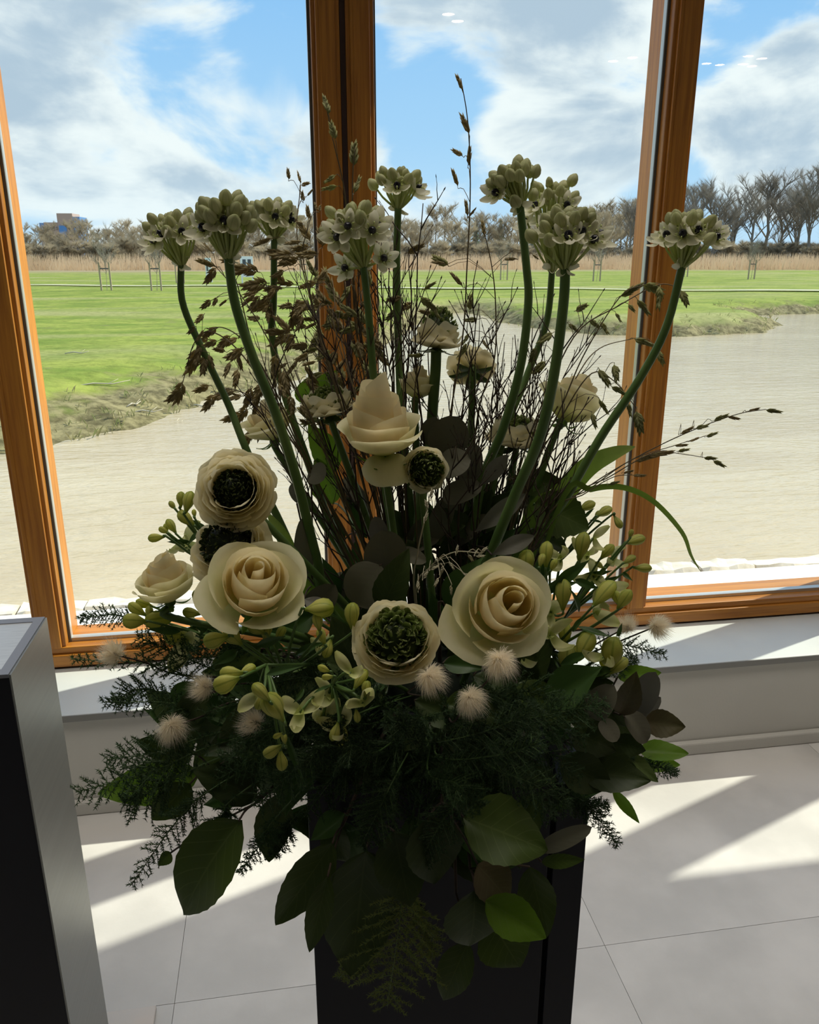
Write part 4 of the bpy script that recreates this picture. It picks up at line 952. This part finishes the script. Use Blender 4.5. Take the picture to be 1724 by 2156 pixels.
LEFT_SP = [(347, 502, 190, 33), (456, 563, 160, 52), (456, 563, 235, 42), (446, 532, 130, 30), (528, 565, 200, 40), (566, 596, 188, 62), (560, 600, 207, 56), (592, 609, 180, 38), (622, 599, 175, 40), (633, 545, 195, 50), (668, 537, 180, 44), (638, 509, 185, 40), (574, 502, 200, 42), (653, 509, 120, 48), (650, 463, 95, 30), (633, 388, 105, 32), (633, 390, 15, 20), (638, 425, 95, 22), (628, 468, 150, 24), (446, 632, 220, 30), (480, 630, 215, 24), (549, 622, 235, 42), (566, 622, 225, 28), (571, 640, 200, 42), (571, 640, 250, 30), (573, 640, 178, 32), (617, 642, 190, 32), (646, 632, 235, 48), (674, 650, 175, 36), (638, 660, 250, 40), (668, 672, 180, 32), (671, 678, 205, 32), (610, 700, 130, 46), (605, 705, 215, 46), (620, 695, 190, 50), (594, 700, 175, 36), (650, 731, 180, 38), (459, 690, 210, 40), (431, 693, 235, 30), (487, 706, 225, 44), (459, 718, 200, 34), (500, 746, 280, 35), (514, 737, 205, 44), (502, 775, 260, 44), (386, 802, 250, 52), (487, 821, 205, 44), (453, 830, 235, 44), (511, 834, 190, 34), (425, 716, 258, 62), (432, 748, 265, 44), (580, 746, 265, 46), (630, 757, 230, 42), (640, 765, 300, 50), (531, 815, 250, 46), (545, 825, 255, 52), (522, 855, 235, 46), (572, 815, 265, 42), (597, 775, 280, 60), (612, 830, 275, 44), (548, 900, 215, 44), (557, 885, 250, 46), (650, 728, 180, 35), (650, 750, 200, 32), (632, 850, 300, 36), (655, 893, 160, 26), (520, 690, 230, 30), (600, 600, 130, 40), (620, 560, 160, 36)]
r_ = random.Random(31)
LEFT_SP += [(x+r_.uniform(-28, 34), y+r_.uniform(-30, 34), a+r_.uniform(-35, 35), L*r_.uniform(.7, 1.0)) for (x, y, a, L) in LEFT_SP[4:62]]
tuft(LEFT_ST, LEFT_SP, .95, [0, 0, 1, 3], ['sea oat grass stem with flat brown drooping spikelets before the lawn'], 1)
r_ = random.Random(77)
MID_ST = [[(700, 590), (715, 700), (770, 930)], [(720, 560), (740, 700), (790, 950)], [(690, 640), (730, 780), (800, 980)], [(660, 700), (700, 800), (780, 980)], [(745, 600), (760, 760), (800, 960)], [(780, 640), (790, 780), (820, 980)], [(845, 620), (850, 740), (850, 950)], [(905, 640), (880, 760), (870, 960)]]
MID_SP = [(r_.uniform(655, 800), r_.uniform(580, 900), r_.choice((110, 130, 60, 250, 290, 200, 320))+r_.uniform(-15, 15), r_.uniform(28, 46)) for _ in range(80)]
MID_SP += [(847, 627, 190, 36), (838, 650, 225, 36), (910, 662, 165, 30), (905, 636, 300, 36), (884, 625, 320, 42), (893, 748, 180, 32), (870, 640, 200, 36), (890, 610, 30, 30), (855, 533, 25, 42), (700, 610, 115, 46), (712, 640, 120, 50), (690, 600, 100, 36)]
tuft(MID_ST, MID_SP, .97, [1, 2, 4, 0], ['sea oat grass stem with olive spikelets crowding before the double mullion'], 2)
oat([(970, 165), (985, 260), (990, 400), (983, 560), (975, 700), (950, 860), (930, 1000)], .92, [(974, 193, 110, 38), (988, 285, 112, 46), (975, 330, 145, 30), (985, 352, 85, 42), (964, 395, 108, 38), (984, 458, 95, 38), (986, 457, 50, 24)], [3, 1], 'tallest sea oat grass stem reaching up against the clouds', 301)
oat([(1020, 490), (1035, 560), (1043, 640), (1040, 760), (1000, 920)], .95, [(1020, 500, 98, 36), (1088, 546, 180, 26), (1120, 535, 320, 18), (975, 605, 130, 40), (945, 560, 150, 42), (940, 556, 172, 32), (988, 655, 85, 36), (990, 700, 235, 30), (1006, 672, 185, 30), (1014, 712, 300, 26), (985, 722, 235, 40)], [2, 4, 3], 'thin sea oat grass stem with few spikelets before the far bank', 302)
oat([(682, 200), (700, 290), (725, 400), (735, 520), (760, 700), (800, 960)], .93, [(692, 242, 105, 50), (706, 295, 105, 40), (708, 368, 215, 32), (712, 392, 190, 36)], [2, 4], 'tall green sea oat grass stem with four nodding spikelets before the mullion', 303)
oat([(748, 310), (743, 360), (742, 470), (750, 700), (800, 950)], .93, [(744, 352, 88, 52), (745, 408, 72, 42)], [2, 4], 'green sea oat grass stem with two upright spikelets before the mullion', 304)
R_ST = [[(1355, 600), (1305, 625), (1230, 745), (1180, 860), (1110, 1010)], [(1432, 606), (1385, 600), (1300, 645), (1215, 700), (1150, 830), (1090, 1000)], [(1335, 712), (1260, 735), (1210, 800), (1130, 960)], [(1340, 860), (1290, 800), (1240, 790), (1170, 900), (1110, 1020)], [(1185, 720), (1165, 800), (1110, 960)]]
R_SP = [(1303, 625, 30, 52), (1352, 598, 340, 50), (1390, 600, 262, 52), (1340, 628, 310, 44), (1432, 608, 290, 40), (1322, 640, 310, 22), (1210, 655, 25, 34), (1240, 672, 320, 28), (1263, 675, 300, 32), (1195, 680, 320, 30), (1295, 657, 300, 24), (1333, 712, 340, 44), (1382, 735, 295, 36), (1260, 775, 300, 44), (1293, 765, 275, 42), (1285, 812, 330, 38), (1260, 838, 300, 38), (1245, 868, 285, 36), (1322, 845, 280, 32), (1340, 862, 280, 52), (1185, 720, 240, 42), (1165, 700, 215, 40), (1150, 760, 225, 40), (1130, 730, 250, 36), (1100, 1000, 200, 30)]
tuft(R_ST, R_SP, .95, [2, 4, 2], ['arching sea oat grass stem with green spikelets before the single mullion'], 4)
BR_ST = [[(1612, 862), (1560, 870), (1490, 893), (1400, 932), (1300, 985), (1210, 1045), (1140, 1105)], [(1490, 916), (1420, 938), (1330, 968), (1240, 1030), (1140, 1105)], [(1500, 966), (1430, 955), (1380, 952), (1290, 1000), (1140, 1105)], [(1330, 1000), (1290, 1005), (1230, 1040), (1140, 1105)]]
BR_SP = [(1610, 862, 352, 32), (1572, 866, 15, 26), (1500, 886, 25, 32), (1530, 876, 345, 30), (1430, 914, 28, 32), (1462, 902, 8, 32), (1485, 920, 20, 26), (1450, 930, 15, 26), (1418, 938, 5, 28), (1425, 950, 8, 26), (1480, 963, 352, 30), (1500, 968, 330, 32), (1335, 972, 18, 50), (1350, 966, 16, 50), (1372, 958, 12, 44), (1330, 1000, 355, 30), (1310, 996, 12, 24), (1280, 1020, 15, 24)]
tuft(BR_ST, BR_SP, .86, [3, 4], ['slender brome grass stem arching out over the pond'], 5, .88, .0007, 'brome grass stems')
M_KEEP = (SPK, M_OSTEM)
SPK = [spikelet_mesh(6, M_DRYG, fat=.7, seed=9)]; M_OSTEM = M_DRYG
oat([(1015, 1165), (955, 1163), (905, 1195), (875, 1255)], .72, [(1010, 1165, 35, 22), (985, 1165, 300, 22), (960, 1168, 80, 22), (935, 1190, 250, 26), (945, 1180, 300, 24), (905, 1200, 20, 22), (925, 1215, 240, 24), (890, 1220, 60, 22), (975, 1205, 330, 26), (990, 1225, 310, 26), (950, 1230, 270, 24), (880, 1245, 90, 22), (1000, 1170, 5, 22)], [0], 'bleached wiry grass wisp above the green-centred ranunculus', 401, .0009, .80, 'bleached grass wisps')
oat([(905, 1040), (895, 1090), (880, 1160), (872, 1250)], .74, [(906, 1052, 80, 24), (900, 1075, 100, 24), (893, 1100, 70, 24)], [0], 'bleached wiry grass wisp standing behind the wiry one', 402, .0009, .80, 'bleached grass wisps')
SPK, M_OSTEM = M_KEEP

# blades
def blade(label, pts, fws, wpx, seed):
    w = [P(x, y, f) for (x, y), f in zip(pts, fws)]; e = to_base(w[0], .08); sp = spline([e]+w, 40); m = MB(); rows = []
    W = wpx*mpp(*pts[1], fws[1])
    for i, p in enumerate(sp):
        t = i/39; tg = (sp[min(i+1, 39)]-sp[max(0, i-1)]).normalized(); side = tg.cross((CAM-p).normalized()).normalized(); n = side.cross(tg)
        ww = W*.5*min(1, t*4+.25)*(1-t**3)**.8; rows.append([p-side*ww, p-n*ww*.25, p+side*ww])
    m.quad_grid(rows); obj('grass_blade', m.mesh('grass_blade', M_BLADE), label=label, cat='leaf', group='long grass blades'+GRP)
blade('broad bright green blade leaf leaning to the single mullion', [(1120, 1110), (1175, 1050), (1235, 985), (1290, 955), (1338, 940)], [.90, .90, .90, .90, .90], 52, 1)
blade('thin blade leaf arching down past the single mullion', [(1180, 1060), (1245, 1030), (1310, 1026), (1375, 1055), (1435, 1120), (1455, 1170), (1476, 1205)], [.86]*7, 13, 2)
blade('upright dark strap leaf under the dark-centred ranunculus', [(640, 1240), (600, 1140), (560, 1075)], [.86]*3, 40, 3)

# twigs
tops = [(888, 428), (858, 520), (868, 610), (803, 500), (795, 590), (775, 560), (735, 560), (760, 610), (715, 620), (690, 660), (655, 640), (670, 720), (640, 690), (820, 600), (900, 640), (815, 520), (1000, 720), (1030, 690), (1060, 720), (1085, 705), (1010, 640), (1120, 690), (1150, 720), (1190, 700), (1215, 730), (1000, 800), (1040, 780), (1075, 800), (960, 760), (1225, 850), (1200, 900), (620, 780), (650, 800), (600, 960), (1000, 870), (1060, 850), (930, 880), (1100, 860), (1140, 880), (740, 720), (830, 700), (860, 720)]
for k, (x, y) in enumerate(tops): twig(x, y, .92+.14*((k*37) % 10)/10, 900+k, forks=8)
for k, (x, y) in enumerate([(1215, 830), (1165, 870), (1190, 850), (560, 800), (545, 850), (1020, 900), (960, 940)]): twig(x, y, .88, 960+k, forks=9, lab='dark forked twig crossing in front of the pale roses')

# buds
A_ = 'spray of green-white alstroemeria buds '
alstro(A_+'climbing beside the rose facing the room', (1160, 1290), .80, [(1110, 1184, 92, 54), (1151, 1167, 86, 54), (1165, 1190, 70, 28), (1226, 1150, 80, 60), (1187, 1252, 88, 64), (1140, 1180, 70, 30)], [(1182, 1175, 3, 28), (1238, 1170, 3, 30), (1248, 1133, 2, 26)], [(1170, 1230, 1240, 1180, 26), (1160, 1240, 1215, 1225, 18), (1210, 1220, 1260, 1240, 18), (1150, 1250, 1190, 1210, 20)], 1)
alstro(A_+'reaching across the single mullion base', (1190, 1300), .84, [(1278, 1162, 55, 40), (1338, 1138, 15, 42), (1328, 1124, 75, 20), (1325, 1179, 30, 30), (1353, 1196, 5, 36), (1262, 1190, 140, 22)], [(1287, 1179, 3, 26), (1250, 1215, 3, 32), (1265, 1240, 2, 36)], [(1220, 1215, 1290, 1200, 16), (1310, 1205, 1330, 1222, 10), (1275, 1225, 1300, 1212, 10)], 2)
alstro(A_+'with fat buds before the bottom window rail', (1160, 1370), .76, [(1272, 1250, 48, 66), (1314, 1262, 65, 50), (1300, 1260, 110, 36), (1190, 1335, 92, 54), (1232, 1360, 60, 62), (1194, 1388, 80, 58), (1215, 1380, 45, 50)], [(1160, 1287, 3, 36), (1156, 1338, 3, 36), (1124, 1389, 3, 34), (1250, 1290, 2, 40)], [(1220, 1290, 1205, 1240, 16), (1215, 1320, 1290, 1345, 18), (1205, 1330, 1230, 1295, 14), (1180, 1400, 1245, 1375, 26), (1190, 1420, 1280, 1420, 34)], 3)
alstro(A_+'drooping above the round grey leaves', (1190, 1440), .74, [(1290, 1374, 88, 70), (1302, 1403, 35, 50), (1275, 1398, 110, 40), (1262, 1415, 150, 36)], [(1270, 1385, 2, 34)], [(1300, 1340, 1310, 1310, 9), (1230, 1425, 1300, 1405, 26), (1210, 1440, 1290, 1450, 30)], 4)
alstro(A_+'high behind the big serrated leaf', (1170, 1190), .92, [(1236, 1066, 20, 38), (1272, 1078, 25, 38), (1300, 1099, 300, 30), (1258, 1085, 60, 22)], [], [(1240, 1095, 1272, 1100, 8), (1230, 1090, 1250, 1070, 8)], 5)
alstro(A_+'beside the open dark-centred ranunculus over the pond', (520, 1260), .86, [(381, 1052, 85, 34), (397, 1057, 75, 46), (363, 1064, 130, 22), (393, 1092, 140, 46), (409, 1081, 100, 18), (361, 1108, 120, 34), (345, 1117, 150, 24), (329, 1132, 185, 34), (350, 1112, 100, 20)], [(391, 1145, 3, 34), (375, 1150, 2, 28)], [(440, 1120, 400, 1090, 14), (400, 1140, 350, 1140, 12), (420, 1120, 395, 1145, 12)], 6)
alstro(A_+'spreading out under the half-open rose', (520, 1360), .80, [(304, 1271, 150, 36), (289, 1283, 140, 42), (284, 1307, 175, 50), (337, 1304, 180, 62), (404, 1290, 175, 40), (423, 1263, 120, 48), (375, 1337, 185, 62), (315, 1290, 100, 30)], [(390, 1345, 2, 44), (410, 1325, 2, 30)], [(380, 1330, 310, 1325, 16), (450, 1330, 390, 1320, 20), (430, 1350, 370, 1365, 20), (440, 1310, 420, 1340, 16)], 7)
alstro(A_+'under the warm cream rose', (600, 1420), .70, [(455, 1346, 195, 54), (492, 1340, 140, 52), (561, 1330, 80, 44), (540, 1325, 150, 40), (678, 1340, 110, 36), (672, 1281, 10, 62), (690, 1365, 250, 40), (590, 1335, 60, 36), (742, 1297, 88, 58), (670, 1310, 100, 40)], [(680, 1365, 3, 26)], [(500, 1370, 450, 1400, 24), (540, 1360, 600, 1340, 20), (620, 1380, 680, 1350, 20)], 8)
alstro(A_+'hanging forward with a curled yellow-green bloom', (560, 1400), .62, [(478, 1437, 205, 60), (488, 1418, 190, 52), (520, 1412, 30, 40), (550, 1458, 130, 50), (548, 1475, 250, 40), (577, 1490, 118, 70), (574, 1580, 215, 46), (592, 1601, 275, 44), (599, 1556, 100, 24), (585, 1548, 200, 22)], [(545, 1460, 2, 38)], [(600, 1540, 640, 1650, 16), (560, 1420, 640, 1400, 18)], 9)
alstro(A_+'with wide pale petals hanging below the green-centred ranunculus', (700, 1440), .62, [(751, 1507, 280, 28), (759, 1430, 55, 46), (771, 1450, 80, 36), (682, 1408, 150, 28), (690, 1425, 190, 26), (718, 1545, 265, 50), (705, 1540, 250, 40)], [(632, 1500, 3, 42), (680, 1510, 3, 40), (739, 1418, 2, 38), (720, 1530, 3, 38), (765, 1480, 2, 38), (700, 1470, 2, 34)], [(660, 1460, 700, 1440, 12), (640, 1450, 620, 1480, 12)], 10)

for k, (x, y, f, R, sd, sw, lb) in enumerate([
    (240, 1378, .74, 34, (430, 1425), (-.7, .5), 'fluffy cream seed head out on its own dark stem before the window frame'),
    (430, 1447, .70, 32, (560, 1440), (-.8, .1), 'fluffy seed head beside the curled yellow-green bloom'),
    (362, 1530, .68, 38, (540, 1470), (.2, -.8), 'largest fluffy seed head low over the fern'),
    (535, 1521, .66, 34, (620, 1520), (-.9, .2), 'fluffy seed head behind the hanging yellow buds'),
    (905, 1424, .62, 38, (860, 1460), (.5, -.8), 'fluffy seed head under the green-centred ranunculus'),
    (991, 1470, .62, 38, (950, 1520), (.3, -.7), 'fluffy seed head lowest in the middle over dark fern'),
    (1053, 1390, .61, 40, (1020, 1440), (.2, -.9), 'fluffy seed head overlapping the largest rose'),
    (1320, 1320, .78, 26, (1190, 1390), (-.2, .6), 'fluffy pale seed head before the bottom rail, nearer the bud spray'),
    (1383, 1318, .80, 30, (1280, 1360), (.9, -.4), 'fluffy pale seed head farthest out over the window sill')]): fluff(lb, x, y, f, R, sd, 40+k, sw)

# leaves that hang over the plinth and out to the sides
SL = 'salal branch '
leaf_spray(SL+'with the largest leaf hanging before the sunlit floor', 'salal', [(503, 1728, 360, 1938, 150), (360, 1795, 335, 1822, 30, .74)], .66, (540, 1690), 1)
leaf_spray(SL+'with a torn-tipped leaf beside the plinth', 'salal', [(700, 1775, 578, 1952, 96), (690, 1845, 650, 2008, 58, .62)], .64, (720, 1740), 2)
leaf_spray(SL+'with a broad leaf over the plinth corner', 'dark', [(770, 1790, 740, 2040, 170), (830, 1750, 860, 1900, 120)], .64, (790, 1740), 3)
leaf_spray(SL+'with a rounded leaf turned to the room', 'salal', [(975, 1720, 1155, 1790, 150), (905, 1720, 915, 1865, 135, .63, 'dark'), (1005, 1820, 1078, 1902, 95, .63, 'olive')], .62, (930, 1690), 4)
leaf_spray(SL+'with one bright pointed leaf on the plinth front', 'salal', [(1022, 1895, 1147, 1972, 92, .61, 'bright'), (1115, 1825, 1150, 1965, 82, .64), (1000, 1875, 995, 2005, 150, .62, 'dark'), (1035, 1940, 1095, 2040, 125, .64)], .63, (990, 1830), 5)
leaf_spray(SL+'with the lowest long leaf pointing down the plinth', 'salal', [(985, 1985, 926, 2116, 78)], .64, (960, 1880), 6)
leaf_spray('grey-green lance leaves beside the plinth edge', 'salal', [(1135, 1790, 1244, 1742, 38, .66, 'eucd'), (1140, 1815, 1230, 1810, 32, .67, 'salal')], .66, (1090, 1780), 7)
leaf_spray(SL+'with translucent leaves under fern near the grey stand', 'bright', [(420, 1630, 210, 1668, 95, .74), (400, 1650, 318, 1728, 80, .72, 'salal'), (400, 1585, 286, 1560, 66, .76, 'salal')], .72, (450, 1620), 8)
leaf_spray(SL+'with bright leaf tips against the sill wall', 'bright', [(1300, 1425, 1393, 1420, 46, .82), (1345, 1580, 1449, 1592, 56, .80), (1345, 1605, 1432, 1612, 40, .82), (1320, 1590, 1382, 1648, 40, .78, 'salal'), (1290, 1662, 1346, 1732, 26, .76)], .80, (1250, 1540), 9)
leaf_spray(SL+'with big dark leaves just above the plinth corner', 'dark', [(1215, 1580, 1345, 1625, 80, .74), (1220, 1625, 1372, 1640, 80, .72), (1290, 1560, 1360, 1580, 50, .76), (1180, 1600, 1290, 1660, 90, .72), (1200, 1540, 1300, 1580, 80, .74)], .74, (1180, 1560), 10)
EU = 'silver eucalyptus branch '
leaf_spray(EU+'with round grey and brown leaves against the sill wall', 'euc', [(1305, 1505, 1340, 1425, 62, .74, 'olive'), (1338, 1502, 1378, 1418, 56, .76), (1352, 1512, 1384, 1470, 34, .78), (1356, 1520, 1443, 1530, 62, .76, 'olive'), (1320, 1500, 1368, 1562, 52, .74, 'eucd'), (1265, 1515, 1300, 1560, 42, .72, 'eucd'), (1240, 1510, 1285, 1450, 60, .72, 'eucd')], .75, (1270, 1510), 11, name='eucalyptus_branch', group='eucalyptus branches')
leaf_spray(EU+'with two round leaves in the dark middle', 'eucd', [(815, 1210, 805, 1120, 92, .82), (800, 1190, 745, 1275, 100, .80), (840, 1160, 895, 1180, 34, .82), (800, 1145, 790, 1090, 40, .84, 'euc'), (820, 1190, 850, 1232, 26, .80)], .82, (820, 1200), 12, name='eucalyptus_branch', group='eucalyptus branches')
leaf_spray(EU+'with spoon-shaped leaves along the thick leaning stem', 'eucspoon', [(1000, 1120, 1105, 1040, 40, .86), (1035, 1168, 1124, 1128, 36, .82), (1012, 1022, 1068, 958, 36, .90)], .86, (1000, 1150), 13, name='eucalyptus_branch', group='eucalyptus branches')
leaf_spray(EU+'with dark round leaves beside the small drooping ranunculus', 'eucd', [(925, 960, 965, 880, 84, .92), (925, 985, 985, 965, 66, .90), (905, 940, 915, 880, 50, .93), (980, 1020, 1000, 940, 50, .93), (930, 1050, 1010, 1020, 50, .9)], .92, (920, 1060), 14, name='eucalyptus_branch', group='eucalyptus branches')
leaf_spray(EU+'with folded leaves by the thickest curved flower stem', 'eucspoon', [(640, 1215, 640, 1090, 44, .84, 'eucd'), (655, 985, 680, 1010, 50, .92, 'eucd'), (625, 1060, 618, 1015, 26, .88), (650, 1290, 700, 1240, 60, .80, 'eucd'), (640, 1260, 690, 1290, 40, .78)], .86, (660, 1230), 15, name='eucalyptus_branch', group='eucalyptus branches')
RL = 'rose leaf branch '
leaf_spray(RL+'with a big serrated leaf beside the bright blade leaf', 'roseleaf', [(1125, 1060, 1242, 1112, 112, .90), (1110, 1120, 1190, 1160, 80, .90, 'dark'), (1090, 1020, 1180, 1010, 60, .94, 'salal')], .92, (1090, 1130), 16, name='rose_leaf_branch', group='rose leaf branches', mat=M_STEMD)
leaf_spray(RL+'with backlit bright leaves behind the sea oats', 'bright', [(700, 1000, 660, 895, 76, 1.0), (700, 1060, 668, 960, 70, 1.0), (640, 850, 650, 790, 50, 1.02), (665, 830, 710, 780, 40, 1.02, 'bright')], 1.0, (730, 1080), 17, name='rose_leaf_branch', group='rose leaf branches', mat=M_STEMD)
# dense inner foliage
r_ = random.Random(5)
def inside(x, y):
    poly = [(420, 1380), (560, 1330), (700, 1270), (900, 1230), (1150, 1290), (1290, 1420), (1350, 1560), (1300, 1640), (1140, 1760), (1060, 1900), (900, 1920), (740, 1880), (650, 1770), (520, 1740), (400, 1640), (360, 1520)]; c = False
    for i in range(len(poly)):
        (ax, ay), (bx, by) = poly[i], poly[i-1]
        if (ay > y) != (by > y) and x < (bx-ax)*(y-ay)/(by-ay)+ax: c = not c
    return c
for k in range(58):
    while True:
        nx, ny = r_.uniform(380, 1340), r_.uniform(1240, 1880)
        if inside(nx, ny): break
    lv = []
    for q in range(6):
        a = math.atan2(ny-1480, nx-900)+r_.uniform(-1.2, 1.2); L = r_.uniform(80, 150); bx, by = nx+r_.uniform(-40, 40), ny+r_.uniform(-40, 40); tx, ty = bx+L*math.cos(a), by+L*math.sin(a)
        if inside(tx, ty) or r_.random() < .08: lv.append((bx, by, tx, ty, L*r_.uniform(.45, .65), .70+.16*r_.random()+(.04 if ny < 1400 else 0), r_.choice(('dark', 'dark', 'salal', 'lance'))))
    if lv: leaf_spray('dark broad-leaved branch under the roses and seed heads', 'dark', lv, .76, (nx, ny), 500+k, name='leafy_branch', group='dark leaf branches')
for k in range(22):   # leaves filling in between the upright stems
    nx, ny = r_.uniform(620, 1180), r_.uniform(1060, 1290); lv = []
    for q in range(4):
        a = -math.pi/2+r_.uniform(-1.2, 1.2); L = r_.uniform(60, 110); bx, by = nx+r_.uniform(-30, 30), ny+r_.uniform(-20, 40)
        lv.append((bx, by, bx+L*math.cos(a), by+L*math.sin(a), L*r_.uniform(.3, .6), .92+.12*r_.random(), r_.choice(('dark', 'lance', 'eucd', 'dark'))))
    leaf_spray('dark leafy branch between the upright stems', 'dark', lv, .95, (nx, ny+20), 600+k, name='leafy_branch', group='leaf branches between the stems')

# ferns
F_L = 'feathery dark green asparagus fern frond'
for k, (pts, f, w, kw) in enumerate([
    ([(480, 1560), (330, 1620), (160, 1668)], [.70, .66, .66], 95, {}), ([(470, 1540), (350, 1580), (225, 1600)], [.70, .68, .68], 90, {}), ([(470, 1500), (360, 1480), (215, 1478)], [.74, .72, .72], 60, {}),
    ([(470, 1440), (330, 1400), (150, 1388)], [.78, .76, .76], 50, {}), ([(500, 1420), (380, 1380), (290, 1340)], [.80, .78, .78], 80, {}), ([(480, 1400), (340, 1330), (250, 1296), (168, 1302)], [.88, .88, .88, .88], 40, dict(t0=.6)),
    ([(480, 1640), (380, 1720), (275, 1865)], [.70, .68, .70], 70, dict(droop=1)), ([(520, 1660), (470, 1720), (400, 1790)], [.70, .68, .68], 60, dict(droop=1)), ([(600, 1700), (560, 1760), (505, 1838)], [.70, .68, .70], 50, dict(droop=1)),
    ([(640, 1700), (600, 1750), (575, 1800)], [.72, .7, .7], 50, dict(droop=1)), ([(450, 1600), (330, 1660), (260, 1690)], [.68, .66, .66], 90, {}), ([(430, 1470), (300, 1450), (240, 1480)], [.76, .74, .74], 60, {}),
    ([(860, 1780), (840, 1950), (815, 2118)], [.66, .62, .64], 165, dict(bright=True, t0=.45)), ([(850, 1800), (800, 1960), (715, 2058)], [.66, .63, .65], 60, dict(bright=True, t0=.6)), ([(870, 1800), (880, 1920), (912, 2015)], [.66, .63, .64], 70, dict(bright=True, t0=.55)),
    ([(1150, 1640), (1230, 1690), (1300, 1778)], [.72, .72, .74], 45, dict(t0=.5)), ([(1150, 1640), (1220, 1700), (1278, 1692)], [.72, .72, .74], 45, dict(t0=.5)), ([(1200, 1430), (1290, 1360), (1398, 1378)], [.80, .82, .84], 50, dict(t0=.4)), ([(1250, 1420), (1300, 1400), (1340, 1395)], [.80, .82, .84], 50, {}),
    ([(1250, 1560), (1340, 1600), (1425, 1628)], [.76, .78, .80], 35, dict(t0=.6)), ([(900, 1560), (1020, 1540), (1135, 1490)], [.66, .61, .60], 85, dict(bright=False)), ([(900, 1570), (860, 1530), (815, 1515)], [.66, .62, .61], 70, {}), ([(920, 1590), (1050, 1590), (1140, 1560)], [.66, .61, .61], 80, {}),
    ([(800, 1580), (740, 1570), (690, 1600)], [.66, .62, .62], 80, {}), ([(900, 1620), (960, 1650), (1010, 1700)], [.66, .61, .61], 80, {}), ([(840, 1620), (800, 1700), (760, 1780)], [.66, .62, .62], 85, {}), ([(1020, 1600), (1120, 1650), (1200, 1700)], [.68, .63, .64], 80, {}), ([(700, 1560), (620, 1620), (540, 1700)], [.68, .64, .64], 85, {}),
    ([(1050, 1520), (1180, 1500), (1270, 1480)], [.68, .66, .66], 80, {}), ([(640, 1480), (560, 1550), (470, 1600)], [.68, .65, .65], 85, {}), ([(760, 1500), (700, 1540), (640, 1620)], [.66, .63, .62], 80, {}), ([(980, 1640), (930, 1730), (880, 1820)], [.66, .62, .62], 80, {}), ([(560, 1380), (480, 1360), (400, 1370)], [.76, .74, .74], 70, {})]+[([(900+(x-900)*.4, 1500+(y-1500)*.4), (900+(x-900)*.7, 1490+(y-1500)*.7-20), (x, y)], [.72, .69, .69], 95, dict(t0=.25)) for x, y in ((430, 1500), (520, 1640), (600, 1560), (640, 1720), (720, 1660), (700, 1480), (800, 1640), (820, 1760), (900, 1700), (960, 1780), (1040, 1660), (1060, 1740), (1130, 1600), (1160, 1720), (1230, 1560), (1220, 1640), (1180, 1480), (1080, 1480), (880, 1560), (560, 1440), (760, 1740), (990, 1560), (500, 1560), (460, 1640))]):
    fern(pts, f, w, 700+k, label=('bright feathery asparagus fern frond hanging down the plinth' if kw.get('bright') else F_L+(' reaching out towards the grey stand' if pts[-1][0] < 420 else ' reaching out beyond the round grey leaves' if pts[-1][0] > 1240 else ' over the dark middle')), **kw)
